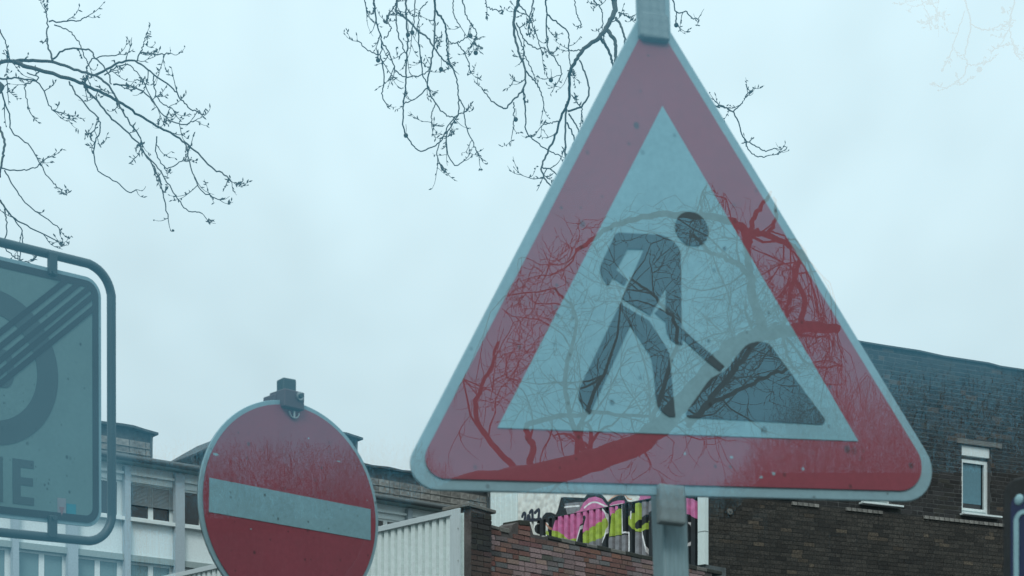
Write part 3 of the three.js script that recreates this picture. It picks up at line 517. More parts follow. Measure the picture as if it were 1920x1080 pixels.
// end of zone sign in a tube frame
{
  const g = thing('zone_end_sign', 'grey end of zone sign with five diagonal stripes in a rounded tube frame', 'road sign', null, V3(-1.6973, EYE + 1.433, -5.1997), euler(0.8279, 0.0676, 0.0461));
  const on = facing(g), e = 0.42, sq = (k) => [[-k, -k], [k, -k], [k, k], [-k, k]];
  part('plate', slabShape(roundPoly(sq(e - 0.0015), 0.06), 0.003, 0.0015), M.signEdge, g, 0, 0, -0.006);
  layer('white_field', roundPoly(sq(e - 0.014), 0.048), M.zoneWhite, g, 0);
  const bo = roundPoly(sq(e - 0.0135), 0.048); bo.holes.push(new THREE.Path(roundPoly(sq(e - 0.037), 0.03).getPoints().reverse())); layer('black_border', bo, M.zoneBlack, g, 0.0014);
  const cx = 0, cy = 0.062, R = 0.25, ring = new THREE.Shape(); ring.absarc(cx, cy, R, 0, Math.PI * 2); const rh = new THREE.Path(); rh.absarc(cx, cy, R - 0.078, 0, Math.PI * 2, true); ring.holes.push(rh);
  part('grey_ring', new THREE.ExtrudeGeometry(ring, { depth: 0.0012, bevelEnabled: false, curveSegments: 64 }), M.zoneGrey, g, 0, 0, 0.0014);
  const font = await new FontLoader().loadAsync('fonts/droid/droid_sans_bold.typeface.json');
  const text = (t, size, x, y, name, sx = 1) => { const sh = font.generateShapes(t, size), geo = mergeGeometries(sh.map((s) => slabShape(s, 0.0012))); geo.computeBoundingBox(); const b = geo.boundingBox; geo.translate(-(b.min.x + b.max.x) / 2, -(b.min.y + b.max.y) / 2, 0); const o = part(name, geo, M.zoneGrey, g, x, y, 0.0014); o.scale.x = sx; return o; };
  text('30', 0.12, cx, cy, 'number');
  const Et = on(43, 870), Eb = on(43, 938);
  ['Z', 'O', 'N', 'E'].forEach((ch, i) => text(ch, (Et[1] - Eb[1]) / 0.8, Et[0] - (3 - i) * 0.132, (Et[1] + Eb[1]) / 2, 'letter', 0.92));
  // stripes from corner to corner, end points read off the right part of the sign
  const lim = e - 0.036, Zz = (x, y) => on(x / 4.154, 460 + y / 4.154);
  const pairs = [[[0, 678], [500, 285]], [[0, 788], [610, 300]], [[0, 895], [690, 335]], [[0, 990], [715, 400]], [[0, 1075], [715, 500]]];
  for (const [a, b] of pairs) {
    const p = Zz(...a), q = Zz(...b), d = [q[0] - p[0], q[1] - p[1]], l = Math.hypot(...d), n = [-d[1] / l * 0.0092, d[0] / l * 0.0092];
    const far = (pt, sgn) => { let t = 0; for (let k = 0; k < 400; k++) { const x = pt[0] + sgn * d[0] / l * t, y = pt[1] + sgn * d[1] / l * t; if (Math.abs(x) > lim || Math.abs(y) > lim) break; t += 0.003; } return t; };
    const poly = []; for (const sd of [1, -1]) { const s0 = [p[0] + n[0] * sd, p[1] + n[1] * sd]; const f1 = far(s0, 1), f0 = far(s0, -1); const A = [s0[0] + d[0] / l * f1, s0[1] + d[1] / l * f1], B = [s0[0] - d[0] / l * f0, s0[1] - d[1] / l * f0]; sd > 0 ? poly.push(A, B) : poly.push(B, A); }
    layer('stripe', shapeOf(poly), M.zoneBlack, g, 0.0028, 0.001);
  }
  const st = (x0, x1, y0, y1, m) => { const a = on(x0, y0), b = on(x1, y1); return box('sticker', b[0] - a[0], a[1] - b[1], 0.0008, m, g, (a[0] + b[0]) / 2, (a[1] + b[1]) / 2, 0.0018); };
  st(124, 142, 944, 971, mat(0.015, 0.2, 0.26, 0.5, { map: dirtTex }));
  const s2 = st(107, 123, 933, 968, mat(0.2, 0.21, 0.23, 0.5, { map: dirtTex })); part('sticker_mark', slab([[-0.011, 0.008], [0.011, 0.008], [0, -0.022]], 0.0006), mat(0.17, 0.1, 0.11, 0.6), s2, 0, -0.008, 0.0005);
  // tube frame
  const fo = e + 0.047, cr = 0.1, pts = roundPoly(sq(fo), cr).getPoints().map((p) => V3(p.x, p.y, -0.012));
  part('tube_frame', new THREE.TubeGeometry(new THREE.CatmullRomCurve3(pts, true, 'catmullrom', 0.1), 260, 0.0155, 12, true), M.tube, g);
  for (const [px, s] of [[97, 1], [97, -1]]) { const u = on(px, s > 0 ? 500 : 1000)[0]; for (const uu of [u, -u]) { const b = part('bracket', new RoundedBoxGeometry(0.03, 0.075, 0.02, 2, 0.004), M.tube, g, uu, s * (e + 0.013), 0.004); part('bracket_bolt', new THREE.CylinderGeometry(0.008, 0.008, 0.008, 6).rotateX(Math.PI / 2), M.tube, b, 0, -s * 0.028, 0.012); } }
  const t = V3(0, e, -0.06).applyMatrix4(g.matrixWorld); squarePost(g, t, V3(t.x, 0, t.z), 0.06, 0.8279, M.zinc);
}
// blue sign at the right edge, turned away
{
  const D = 2.15, o = at(1880, HY, D), yTop = at(1884, 905, D).y;
  const g = thing('blue_sign', 'dark blue sign with a pale border line in a black casing', 'road sign', null, V3(o.x, yTop, o.z), euler(-1.0, 0, 0));
  const on = facing(g), w = 0.62, h = 0.5;
  const face = roundPoly([[0, -h], [w, -h], [w, 0], [0, 0]], 0.018);
  part('casing', slabShape(face, 0.03, 0.003), M.casing, g, 0, 0, -0.036);
  const i0 = on(1895, 960)[0];
  layer('blue_face', roundPoly([[i0, -h + 0.03], [w - 0.03, -h + 0.03], [w - 0.03, -0.022], [i0, -0.022]], 0.012), M.blue, g, -0.002, 0.002);
  const l0 = on(1902, 975), l1 = on(1911, 975)[0], tw = l1 - l0[0], lt = on(1905, 959)[1];
  const s = roundPoly([[l0[0], -h + 0.055], [w - 0.055, -h + 0.055], [w - 0.055, lt], [l0[0], lt]], 0.014); s.holes.push(new THREE.Path(roundPoly([[l0[0] + tw, -h + 0.055 + tw], [w - 0.055 - tw, -h + 0.055 + tw], [w - 0.055 - tw, lt - tw * 0.7], [l0[0] + tw, lt - tw * 0.7]], 0.008).getPoints().reverse()));
  layer('border_line', s, M.blueWhite, g, 0.0004);
  const rv = on(1911, 937); part('rivet', new THREE.SphereGeometry(0.0075, 12, 8), M.blueWhite, g, rv[0], rv[1], 0).scale.z = 0.5;
  box('post', 0.05, yTop + 0.1, 0.05, M.zinc, g, w / 2, -yTop / 2 + 0.05 - 0.05, -0.065, 0.006).position.y = -(yTop - 0.1) / 2;
}

// ---------------------------------------------------------------- trees
class Twigs {
  constructor() { this.p = []; this.n = []; this.u = []; this.i = []; }
  tube(pts, rad, sides = 5) {
    const n = pts.length, b = this.p.length / 3; let up = V3(0.31, 0.2, 0.93).normalize(), len = 0;
    for (let k = 0; k < n; k++) {
      const t = (pts[Math.min(n - 1, k + 1)].clone().sub(pts[Math.max(0, k - 1)])).normalize(), a = up.clone().cross(t); if (a.lengthSq() < 1e-4) a.set(t.y, -t.x, 0.01); a.normalize(); const c = t.clone().cross(a); const r = rad(k / (n - 1));
      if (k) len += pts[k].distanceTo(pts[k - 1]);
      for (let s = 0; s < sides; s++) { const q = s / sides * 2 * Math.PI, nx = a.clone().multiplyScalar(Math.cos(q)).addScaledVector(c, Math.sin(q)); this.p.push(pts[k].x + nx.x * r, pts[k].y + nx.y * r, pts[k].z + nx.z * r); this.n.push(nx.x, nx.y, nx.z); this.u.push(s / sides * 0.3, len); }
    }
    for (let k = 0; k + 1 < n; k++) for (let s = 0; s < sides; s++) { const s1 = (s + 1) % sides, A = b + k * sides + s, B = b + k * sides + s1, C = B + sides, D = A + sides; this.i.push(A, B, C, A, C, D); }
  }
  bud(p, d, l, w) { this.tube([p, p.clone().addScaledVector(d, l * 0.45), p.clone().addScaledVector(d, l)], (t) => (t === 0.5 ? w : w * 0.25), 4); }
  build() { const g = new THREE.BufferGeometry(); g.setAttribute('position', new THREE.Float32BufferAttribute(this.p, 3)); g.setAttribute('normal', new THREE.Float32BufferAttribute(this.n, 3)); g.setAttribute('uv', new THREE.Float32BufferAttribute(this.u, 2)); g.setIndex(this.i); return g; }
}
const smooth = (pts, k) => new THREE.CatmullRomCurve3(pts, false, 'catmullrom', 0.5).getPoints(Math.max(4, k));
const rv = (r) => V3(r() - 0.5, r() - 0.5, r() - 0.5).multiplyScalar(2);
function kink(pts, amp, r) { return pts.map((p, i) => (i === 0 || i === pts.length - 1 ? p : p.clone().addScaledVector(rv(r), amp))); }
// a thin twig: droops first, then its tip turns up, with buds along it
function twig(T, p, d, len, r0, r, depth = 1) {
  const n = 6, pts = [p.clone()], dir = d.clone().normalize(); let q = p.clone();
  for (let k = 1; k <= n; k++) { dir.addScaledVector(V3(0, k < n * 0.45 ? -0.16 : 0.22, 0), 1).addScaledVector(rv(r), 0.15).normalize(); q = q.clone().addScaledVector(dir, len / n); pts.push(q); }
  T.tube(pts, (t) => r0 * (1 - 0.55 * t), 4);
  for (let k = 1; k <= n; k++) if (r() < 0.55) { const bd = dir.clone().addScaledVector(rv(r), 1.1).normalize(); T.bud(pts[k], bd, 0.018 + 0.018 * r(), 0.0045 + 0.0025 * r()); }
  if (depth > 0) for (let k = 2; k < n; k++) if (r() < 0.33) twig(T, pts[k], dir.clone().addScaledVector(rv(r), 1.0), len * (0.35 + 0.3 * r()), r0 * 0.75, r, depth - 1);
}
const px = (list, f, depth, wob, seed) => { const r = rngOf(seed), ph = r() * 6; return list.map(([x, y], i) => f(x, y, depth + wob * Math.sin(ph + i * 0.55))); };
function traced(T, lists, f, depth, seed, spread = 0.4, dens = 5.5) {
  const r = rngOf(seed);
  lists.forEach(({ l, w0, w1, tw = 1 }, li) => {
    const raw = px(l, f, depth + (r() - 0.5) * 0.5, 0.25, seed * 31 + li), n = l.length * 5, pts = kink(smooth(raw, n), 0.006, r), k = depth / FOCAL / 2;
    T.tube(pts, (t) => k * (w0 + (w1 - w0) * Math.sqrt(t)), w0 > 5 ? 8 : 5);
    let len = 0; for (let i = 1; i < pts.length; i++) {
      const seg = pts[i].distanceTo(pts[i - 1]); len += seg;
      if (r() < seg * dens * tw) { const t = pts[i].clone().sub(pts[i - 1]).normalize(); twig(T, pts[i], t.multiplyScalar(0.7).add(rv(r)), spread * (0.25 + 0.6 * r()), k * Math.min(2.1, 0.7 * (w0 + (w1 - w0) * i / pts.length)), r, 1); }
    }
    const t = pts.at(-1).clone().sub(pts.at(-2)).normalize(); if (w1 < 2.6) { twig(T, pts.at(-1), t.clone().addScaledVector(rv(r), 0.3), spread * 0.55, k * 1.7, r, 1); twig(T, pts.at(-1), t.addScaledVector(rv(r), 0.7), spread * 0.4, k * 1.5, r, 0); }
  });
}
function trunkTo(T, foot, tops, r0, seed) {                           // trunk and the limbs that carry what is seen
  const r = rngOf(seed);
  T.tube(kink(smooth([foot, foot.clone().add(V3(0.1, 2.5, 0)), foot.clone().add(V3(-0.05, 5.2, 0.1)), foot.clone().add(V3(0.1, 8, 0))], 14), 0.03, r), (t) => r0 * (1.25 - 0.65 * Math.min(1, t * 1.2) + (t < 0.1 ? 0.35 * (1 - t * 10) : 0)), 14);
}
const zs = (s, ox = 0, oy = 0) => (l) => l.map(([a, b]) => [ox + a / s, oy + b / s]);
{ // tree on the left
  const D = 12, z = zs(2.348);
  const g = thing('plane_tree', 'bare plane tree whose long drooping limb hangs above the striped zone sign', 'tree', 'bare plane trees', V3(0, 0, 0));
  const wood = new Twigs(), crown = new Twigs();
  const join = at(-40, 118, D), foot = V3(join.x - 3.2, 0, join.z - 1.2);
  trunkTo(wood, foot, [], 0.26, 2);
  wood.tube(smooth([foot.clone().add(V3(0, 5.6, 0)), foot.clone().add(V3(1.1, 7.6, 0.4)), join.clone().add(V3(-1, 0.35, -0.2)), join, at(0, 116, D)], 24), (t) => 0.11 * (1 - t) + 0.02, 9);
  wood.tube(smooth([foot.clone().add(V3(0, 5, 0)), foot.clone().add(V3(1.4, 6.2, 0.3)), join.clone().add(V3(-0.5, -0.35, 0)), at(-10, 160, D), at(0, 175, D)], 20), (t) => 0.07 * (1 - t) + 0.009, 7);
  wood.tube(smooth([foot.clone().add(V3(0, 4.4, 0)), foot.clone().add(V3(1.6, 5.6, 0.3)), at(-60, 380, D), at(0, 372, D)], 20), (t) => 0.06 * (1 - t) + 0.009, 7);
  part('trunk', wood.build(), M.barkPale, g);
  const L = (l, w0, w1, tw) => ({ l: z(l), w0, w1, tw });
  traced(crown, [
    L([[-60, 275], [0, 272], [110, 265], [220, 272], [330, 305], [430, 340], [490, 390], [530, 470], [570, 540], [620, 610]], 9, 2.5, 0.7),
    L([[60, 272], [150, 300], [330, 355], [420, 395], [520, 445], [600, 500], [700, 560], [780, 605], [850, 655], [930, 735], [990, 770], [1020, 800]], 9, 2.4, 0.8),
    L([[370, 380], [430, 450], [500, 530], [600, 620], [640, 680], [690, 760], [720, 860], [740, 960]], 5, 2.2), L([[420, 330], [520, 280], [600, 270], [680, 330], [760, 390], [800, 440], [850, 485], [880, 490]], 5, 2.2),
    L([[500, 372], [590, 385], [660, 430], [720, 510], [800, 545], [860, 530]], 3.6, 2), L([[232, 268], [208, 180], [210, 100], [205, 50]], 4.5, 2.2), L([[215, 95], [330, 92], [385, 72]], 3, 2), L([[240, 110], [300, 135], [345, 180], [370, 240], [390, 285]], 2.6, 2, 0.4),
    L([[230, 260], [290, 220], [390, 218], [420, 255], [470, 310], [490, 370]], 3.6, 2.6, 0.6), L([[380, 300], [420, 255], [520, 240]], 3, 2),
    L([[305, 360], [340, 420], [430, 520], [440, 570], [415, 640], [425, 740], [510, 800], [570, 845], [600, 835]], 3.4, 2, 0.7), L([[430, 560], [400, 585], [375, 590]], 2.4, 2), L([[600, 275], [625, 215], [640, 165]], 3, 2), L([[620, 232], [700, 240], [750, 235]], 2.6, 2),
    L([[0, 345], [80, 345], [170, 365], [220, 470], [270, 495]], 4, 2), L([[0, 390], [40, 500], [50, 580], [130, 640], [180, 730], [230, 800], [270, 835]], 3.4, 2), L([[0, 740], [80, 750], [150, 740], [200, 700]], 3, 2),
    L([[0, 880], [60, 960], [150, 1010], [240, 1055]], 4, 2.2), L([[20, 750], [60, 820], [120, 900], [200, 960], [260, 1005]], 2.8, 2), L([[820, 640], [840, 740], [880, 830], [960, 878]], 3, 2), L([[640, 680], [700, 740], [760, 840], [820, 920], [890, 940]], 3, 2),
    L([[680, 330], [675, 370], [700, 440], [760, 480]], 2.6, 2), L([[0, 560], [20, 630], [10, 700], [0, 780]], 5, 4, 0.4), L([[120, 320], [170, 345], [110, 380], [120, 450]], 2.6, 2), L([[460, 330], [500, 300], [560, 285], [610, 330], [690, 470]], 2.8, 2), L([[690, 600], [690, 680], [740, 740], [800, 710]], 2.6, 2),
    L([[20, 920], [30, 1000], [20, 1080], [60, 1130]], 3, 2), L([[0, 130], [30, 200], [40, 260]], 3, 2), L([[60, 960], [100, 1030], [90, 1120]], 2.6, 2),
  ], at, D, 101, 0.28, 3.4);
  part('crown', crown.build(), M.bark, g);
}
{ // tree whose branches hang from above
  const D = 13, z = zs(3, 620, 0), z7 = zs(2.8235, 1240, 0);
  const g = thing('plane_tree', 'bare plane tree with hanging branches and seed balls above the road works sign', 'tree', 'bare plane trees', V3(0, 0, 0));
  const wood = new Twigs(), crown = new Twigs();
  const foot = V3(9.5, 0, -15); trunkTo(wood, foot, [], 0.34, 4);
  const limb = (pts, a, b) => wood.tube(smooth(pts, 40), (t) => a + (b - a) * t, 9);
  const hi = (x, y) => at(x, y, D);
  limb([foot.clone().add(V3(0, 7.5, 0)), V3(7, 10.8, -14.2), V3(4, 11.4, -13.5), hi(1500, -560), hi(1270, -330), hi(1165, -130), hi(1150, 0)], 0.17, 0.022);
  limb([hi(1270, -330), hi(1120, -380), hi(980, -260), hi(975, -60), hi(973, 0)], 0.05, 0.012);
  limb([hi(1120, -380), hi(900, -430), hi(790, -260), hi(760, -80), hi(750, 0)], 0.045, 0.01);
  limb([hi(900, -430), hi(830, -280), hi(815, 0)], 0.03, 0.01); limb([hi(790, -260), hi(715, -130), hi(700, 0)], 0.025, 0.008); limb([hi(980, -260), hi(1030, -100), hi(1025, 0)], 0.02, 0.008);
  limb([hi(1500, -560), hi(1400, -250), hi(1270, -120), hi(1261, 0)], 0.03, 0.007); limb([hi(1270, -120), hi(1236, -20), hi(1236, 110), hi(1290, 178), hi(1350, 202)], 0.012, 0.006); limb([hi(900, -430), hi(870, -200), hi(868, 0)], 0.02, 0.006);
  part('trunk', wood.build(), M.barkPale, g);
  const L = (l, w0, w1, tw) => ({ l: z(l), w0, w1, tw }), R = (l, w0, w1, tw) => ({ l: z7(l), w0, w1, tw });
  traced(crown, [
    L([[1590, -20], [1600, 60], [1560, 140], [1510, 210], [1430, 270], [1380, 340], [1345, 410], [1345, 470], [1340, 560], [1290, 670], [1260, 770], [1220, 860], [1185, 940], [1200, 1000], [1245, 1050]], 12, 2.6, 0.5), L([[1520, 215], [1560, 280], [1585, 350], [1590, 420]], 6, 4, 0.2), L([[1555, 170], [1600, 240], [1605, 360]], 8, 6, 0.2), L([[1605, 100], [1640, 160], [1655, 240], [1630, 330], [1600, 380]], 5, 3, 0.6),
    L([[1335, 570], [1325, 600], [1320, 740], [1320, 900]], 4.5, 3.4, 0.3), L([[1335, 625], [1420, 590], [1455, 520], [1435, 420], [1400, 340]], 4, 3, 0.4), L([[1340, 640], [1380, 700], [1400, 750]], 3.6, 2.6, 0.4), L([[1330, 690], [1370, 780], [1360, 820]], 3.2, 2.4, 0.4), L([[1185, 940], [1240, 955], [1280, 990]], 3, 2.2), L([[1415, 590], [1410, 670]], 2.6, 2), L([[1290, 680], [1240, 690], [1190, 705]], 2.6, 2), L([[1420, 275], [1380, 285], [1350, 285]], 2.6, 2),
    L([[1060, -10], [1030, 100], [1035, 200], [1060, 300], [1095, 390], [1085, 500], [1020, 570], [975, 610], [900, 560], [850, 495]], 7, 2, 0.6), L([[1085, 500], [1095, 600], [1100, 730], [1160, 800], [1230, 850], [1290, 875]], 3.4, 2, 0.5), L([[1100, 400], [1160, 470], [1190, 540], [1198, 600]], 3.2, 2), L([[1045, 130], [1090, 220], [1150, 270], [1200, 270]], 3, 2), L([[1030, 120], [1070, 240], [1090, 300], [1130, 390]], 3, 2, 0.6),
    L([[1210, 0], [1215, 80], [1220, 260], [1270, 340], [1300, 400], [1285, 450]], 3.6, 2), L([[1215, 80], [1290, 140], [1335, 190], [1340, 280], [1350, 370]], 3.2, 2.2), L([[1060, 20], [1110, 90], [1150, 180], [1180, 270]], 3, 2), L([[1140, 0], [1120, 110], [1115, 160]], 3.4, 2.2), L([[1030, 575], [1030, 650], [1028, 720]], 2.6, 2), 
    L([[375, -10], [370, 60], [430, 110], [490, 170], [550, 220], [600, 290], [640, 340], [690, 390], [715, 480], [720, 550], [750, 610], [755, 680], [800, 800], [830, 860]], 5, 2, 0.7), L([[585, -10], [590, 60], [630, 110], [650, 180], [655, 260], [660, 330], [690, 390]], 5, 3), L([[585, 60], [585, 200], [570, 320], [550, 440], [550, 500], [590, 580], [640, 640], [690, 660]], 4, 2.2, 0.7),
    L([[425, 0], [425, 120], [435, 240], [425, 330], [425, 440], [415, 540], [405, 650], [415, 740], [450, 800], [510, 850], [600, 810], [640, 760], [670, 690], [720, 640]], 4, 2.2, 0.6), L([[370, 60], [370, 150], [400, 250], [430, 320]], 3, 2.4), L([[245, -10], [255, 120], [285, 220], [280, 300], [220, 290], [160, 235]], 3.6, 2), L([[285, 230], [330, 300], [370, 400], [420, 430], [520, 420], [555, 385]], 3, 2), L([[280, 310], [300, 430], [290, 530], [310, 580]], 3, 2),
    L([[720, 550], [715, 640], [660, 740], [655, 850], [700, 930], [740, 912]], 2.8, 2), L([[650, 200], [670, 240], [710, 240], [770, 205]], 2.6, 2), L([[710, 240], [750, 290], [780, 360]], 2.4, 2), L([[740, 0], [770, 100], [820, 180], [800, 240]], 2.8, 2), L([[655, 740], [610, 800], [600, 900], [630, 935]], 2.4, 2), L([[545, 495], [470, 560], [425, 575]], 2.6, 2), L([[310, 130], [340, 60], [375, 10]], 3, 2.4), L([[300, 220], [340, 160], [310, 120]], 2.4, 2), L([[490, 170], [500, 300], [520, 420], [545, 480]], 2.8, 2.2), L([[475, 0], [470, 100], [455, 180]], 2.4, 2), L([[590, 580], [565, 640], [570, 690]], 2.2, 2), L([[690, 0], [690, 80], [730, 150]], 2.2, 2), L([[870, 0], [880, 40], [940, 60]], 2.2, 2), L([[190, 0], [205, 60]], 2.2, 2), L([[1370, 0], [1390, 90], [1410, 140]], 2.2, 2), L([[1480, 0], [1525, 60], [1530, 140]], 2.6, 2), L([[1620, 70], [1680, 95], [1700, 90]], 2.4, 2), L([[545, 10], [500, 60], [495, 120]], 2.2, 2),
    R([[300, 560], [340, 570], [380, 595], [410, 650], [440, 735], [490, 765], [550, 800], [600, 785]], 3.4, 2, 0.7), R([[380, 592], [430, 540], [458, 490]], 2.6, 2), R([[440, 735], [460, 790], [510, 830], [560, 825]], 2.4, 2), R([[60, 0], [80, 65], [130, 65], [160, 95], [195, 100]], 2.8, 2), R([[80, 65], [78, 120]], 2.2, 2, 0),
  ], at, D, 202, 0.32, 2.9);
  part('crown', crown.build(), M.bark, g);
  const bg = new THREE.IcosahedronGeometry(0.0185, 2);
  for (const [x, y] of [[765, 65], [773, 61], [882, 67], [892, 99], [709, 113], [827, 130], [1033, 150], [967, 224], [761, 254], [1268, 47]]) { const p = at(x, y, D); const b = part('seed_ball', bg, M.ball, g, p.x, p.y, p.z); const T = new Twigs(); T.tube([V3(0, 0.012, 0), V3(0.004, 0.05, 0.004), V3(0.0, 0.09, 0)], () => 0.0022, 4); part('stalk', T.build(), M.bark, b); }
}
// ---------------------------------------------------------------- what the glass mirrors: tree and roofs behind the viewer
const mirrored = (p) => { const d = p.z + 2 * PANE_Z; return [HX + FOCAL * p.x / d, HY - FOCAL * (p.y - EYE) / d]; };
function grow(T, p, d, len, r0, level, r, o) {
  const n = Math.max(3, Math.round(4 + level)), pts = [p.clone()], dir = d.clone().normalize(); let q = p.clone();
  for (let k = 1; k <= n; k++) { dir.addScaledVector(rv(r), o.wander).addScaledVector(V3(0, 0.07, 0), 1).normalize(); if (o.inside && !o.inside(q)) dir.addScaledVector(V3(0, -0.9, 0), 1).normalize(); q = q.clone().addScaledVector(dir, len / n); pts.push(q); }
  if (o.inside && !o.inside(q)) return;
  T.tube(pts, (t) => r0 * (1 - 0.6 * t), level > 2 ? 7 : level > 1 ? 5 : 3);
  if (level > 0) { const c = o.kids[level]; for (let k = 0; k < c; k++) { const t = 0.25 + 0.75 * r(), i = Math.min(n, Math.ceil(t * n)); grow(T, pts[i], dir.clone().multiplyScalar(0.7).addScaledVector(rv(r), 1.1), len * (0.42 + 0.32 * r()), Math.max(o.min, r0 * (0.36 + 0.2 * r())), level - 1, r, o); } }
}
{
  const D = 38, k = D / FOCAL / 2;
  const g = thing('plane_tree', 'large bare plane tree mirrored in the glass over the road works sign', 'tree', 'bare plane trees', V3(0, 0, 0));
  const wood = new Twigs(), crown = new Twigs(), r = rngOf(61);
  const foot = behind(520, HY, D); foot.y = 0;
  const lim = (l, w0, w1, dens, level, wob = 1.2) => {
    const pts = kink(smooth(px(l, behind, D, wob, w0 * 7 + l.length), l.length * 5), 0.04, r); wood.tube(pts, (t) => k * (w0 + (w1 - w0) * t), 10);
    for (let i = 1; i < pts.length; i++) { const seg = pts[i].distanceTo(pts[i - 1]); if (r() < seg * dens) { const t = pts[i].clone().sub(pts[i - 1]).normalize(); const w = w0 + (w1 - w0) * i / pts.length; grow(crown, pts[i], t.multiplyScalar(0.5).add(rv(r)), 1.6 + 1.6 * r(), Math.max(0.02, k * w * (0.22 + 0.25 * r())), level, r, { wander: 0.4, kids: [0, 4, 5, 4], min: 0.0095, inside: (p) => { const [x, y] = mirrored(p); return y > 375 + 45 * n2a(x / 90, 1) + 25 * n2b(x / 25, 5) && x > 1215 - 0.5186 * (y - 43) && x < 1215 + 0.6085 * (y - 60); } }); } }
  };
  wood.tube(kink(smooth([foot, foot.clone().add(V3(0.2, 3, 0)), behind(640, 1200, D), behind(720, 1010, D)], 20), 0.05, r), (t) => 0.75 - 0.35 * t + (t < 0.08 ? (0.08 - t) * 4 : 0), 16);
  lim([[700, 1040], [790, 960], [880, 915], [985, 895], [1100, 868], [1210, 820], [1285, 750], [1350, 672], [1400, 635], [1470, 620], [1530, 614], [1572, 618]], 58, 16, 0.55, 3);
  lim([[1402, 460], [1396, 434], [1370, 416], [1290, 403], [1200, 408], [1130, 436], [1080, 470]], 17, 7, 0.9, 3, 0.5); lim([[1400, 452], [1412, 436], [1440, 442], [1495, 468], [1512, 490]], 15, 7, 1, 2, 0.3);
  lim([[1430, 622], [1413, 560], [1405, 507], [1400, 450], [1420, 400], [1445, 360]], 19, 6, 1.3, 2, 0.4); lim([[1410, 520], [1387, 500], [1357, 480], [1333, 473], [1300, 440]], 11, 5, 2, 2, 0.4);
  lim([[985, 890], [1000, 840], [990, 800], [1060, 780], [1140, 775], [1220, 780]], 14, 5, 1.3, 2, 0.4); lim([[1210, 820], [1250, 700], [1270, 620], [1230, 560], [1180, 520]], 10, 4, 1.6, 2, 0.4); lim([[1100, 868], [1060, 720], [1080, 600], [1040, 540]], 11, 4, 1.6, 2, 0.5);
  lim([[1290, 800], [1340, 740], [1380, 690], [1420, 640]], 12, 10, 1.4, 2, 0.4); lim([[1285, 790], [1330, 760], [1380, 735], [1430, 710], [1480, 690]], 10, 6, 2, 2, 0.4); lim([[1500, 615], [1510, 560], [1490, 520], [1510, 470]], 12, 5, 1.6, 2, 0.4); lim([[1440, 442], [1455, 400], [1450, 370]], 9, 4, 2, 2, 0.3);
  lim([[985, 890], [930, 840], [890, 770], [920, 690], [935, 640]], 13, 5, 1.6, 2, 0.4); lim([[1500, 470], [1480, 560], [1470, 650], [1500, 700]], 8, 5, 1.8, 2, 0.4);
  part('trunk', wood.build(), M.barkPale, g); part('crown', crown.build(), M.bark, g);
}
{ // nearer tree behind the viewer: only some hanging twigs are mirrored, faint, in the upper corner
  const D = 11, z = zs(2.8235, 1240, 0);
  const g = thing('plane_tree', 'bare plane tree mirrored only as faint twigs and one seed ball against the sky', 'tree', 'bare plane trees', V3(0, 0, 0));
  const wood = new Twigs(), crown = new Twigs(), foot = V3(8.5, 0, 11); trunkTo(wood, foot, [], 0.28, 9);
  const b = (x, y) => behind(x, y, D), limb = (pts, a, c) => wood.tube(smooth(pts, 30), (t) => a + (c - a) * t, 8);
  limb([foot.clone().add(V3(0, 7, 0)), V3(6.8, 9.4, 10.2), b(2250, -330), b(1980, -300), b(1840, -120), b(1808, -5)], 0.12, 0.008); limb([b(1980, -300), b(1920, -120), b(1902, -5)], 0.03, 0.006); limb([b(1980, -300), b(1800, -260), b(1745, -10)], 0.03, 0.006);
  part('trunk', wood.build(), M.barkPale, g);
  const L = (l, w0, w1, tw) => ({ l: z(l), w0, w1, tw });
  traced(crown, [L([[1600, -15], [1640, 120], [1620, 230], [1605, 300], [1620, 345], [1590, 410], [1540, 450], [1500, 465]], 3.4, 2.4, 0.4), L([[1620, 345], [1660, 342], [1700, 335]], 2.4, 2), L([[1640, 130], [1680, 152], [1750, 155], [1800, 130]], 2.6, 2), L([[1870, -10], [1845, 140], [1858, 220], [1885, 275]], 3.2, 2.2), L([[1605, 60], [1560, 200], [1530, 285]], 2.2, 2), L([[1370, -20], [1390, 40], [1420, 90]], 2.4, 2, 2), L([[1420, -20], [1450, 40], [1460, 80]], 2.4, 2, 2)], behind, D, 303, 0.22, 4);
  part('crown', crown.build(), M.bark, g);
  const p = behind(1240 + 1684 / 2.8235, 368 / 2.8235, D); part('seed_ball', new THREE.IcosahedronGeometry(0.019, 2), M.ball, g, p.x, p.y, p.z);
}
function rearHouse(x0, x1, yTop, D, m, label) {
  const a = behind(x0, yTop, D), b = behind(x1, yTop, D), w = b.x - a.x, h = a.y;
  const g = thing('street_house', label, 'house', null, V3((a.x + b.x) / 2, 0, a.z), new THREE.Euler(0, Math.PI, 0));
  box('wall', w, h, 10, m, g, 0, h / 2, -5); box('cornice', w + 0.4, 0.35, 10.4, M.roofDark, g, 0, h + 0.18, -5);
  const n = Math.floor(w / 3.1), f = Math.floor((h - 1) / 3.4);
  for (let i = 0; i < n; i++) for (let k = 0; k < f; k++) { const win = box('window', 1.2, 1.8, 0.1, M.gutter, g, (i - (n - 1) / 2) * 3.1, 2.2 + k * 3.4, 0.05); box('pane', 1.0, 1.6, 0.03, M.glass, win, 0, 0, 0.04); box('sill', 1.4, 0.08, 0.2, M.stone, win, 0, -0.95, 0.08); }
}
rearHouse(1440, 2300, 905, 64, M.render2, 'tall brown street house behind the viewer, mirrored dark beside the tree');
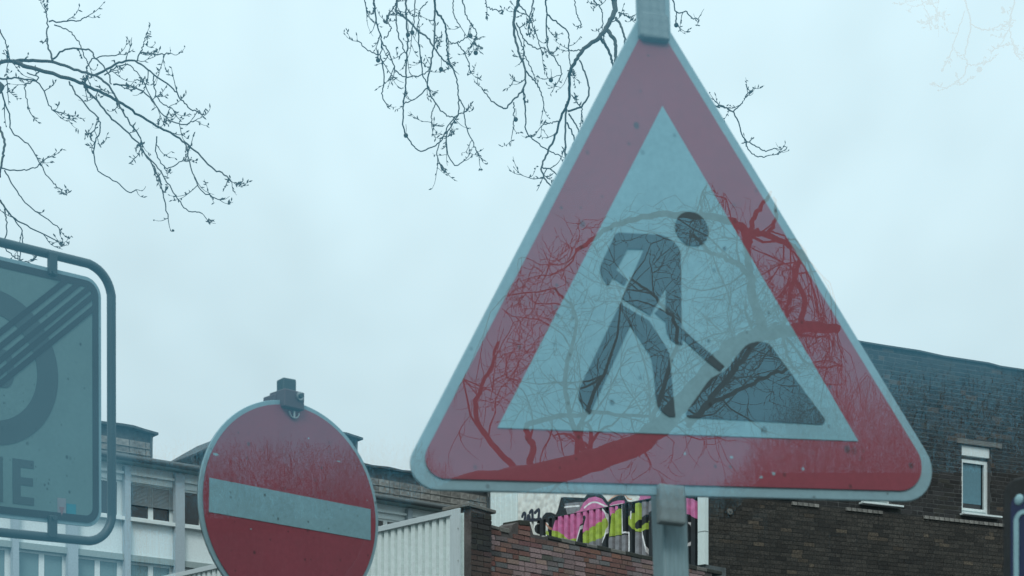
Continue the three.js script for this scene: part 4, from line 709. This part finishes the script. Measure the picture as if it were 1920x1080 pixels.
rearHouse(330, 1436, 990, 66, M.render1, 'lower grey street house behind the viewer, mirrored dark below the tree');
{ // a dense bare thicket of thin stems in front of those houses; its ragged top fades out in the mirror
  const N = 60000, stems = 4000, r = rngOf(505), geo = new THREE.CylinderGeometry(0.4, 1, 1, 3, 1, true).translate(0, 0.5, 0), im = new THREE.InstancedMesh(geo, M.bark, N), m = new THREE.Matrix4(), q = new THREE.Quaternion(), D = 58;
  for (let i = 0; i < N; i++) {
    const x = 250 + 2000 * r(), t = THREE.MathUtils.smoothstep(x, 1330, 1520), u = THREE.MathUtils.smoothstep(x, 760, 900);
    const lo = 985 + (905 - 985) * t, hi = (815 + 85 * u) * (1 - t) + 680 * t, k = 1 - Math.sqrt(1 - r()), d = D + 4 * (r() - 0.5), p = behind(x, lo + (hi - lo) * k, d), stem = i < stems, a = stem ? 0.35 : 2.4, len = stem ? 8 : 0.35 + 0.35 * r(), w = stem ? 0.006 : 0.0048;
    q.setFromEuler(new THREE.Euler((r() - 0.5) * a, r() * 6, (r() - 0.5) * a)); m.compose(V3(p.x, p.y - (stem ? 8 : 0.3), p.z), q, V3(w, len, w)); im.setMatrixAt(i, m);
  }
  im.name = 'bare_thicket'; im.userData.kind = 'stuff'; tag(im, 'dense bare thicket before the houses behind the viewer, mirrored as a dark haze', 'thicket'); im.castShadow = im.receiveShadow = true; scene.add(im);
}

// ---------------------------------------------------------------- the glass between viewer and street
{
  const g = thing('glass_screen', 'large clear glass pane in a dark metal frame, mirroring a bare tree over the signs', 'glass pane', null, V3(0, 0, -PANE_Z));
  part('pane', new THREE.PlaneGeometry(3.6, 2.5), pane, g, 0, 1.75, 0);
  for (const s of [-1, 1]) box('post', 0.06, 3.1, 0.06, M.darkFrame, g, s * 1.83, 1.55, 0, 0.006);
  box('rail', 3.6, 0.06, 0.05, M.darkFrame, g, 0, 3.03, 0, 0.006); box('rail', 3.6, 0.06, 0.05, M.darkFrame, g, 0, 0.47, 0, 0.006);
}
renderer.render(scene, camera);
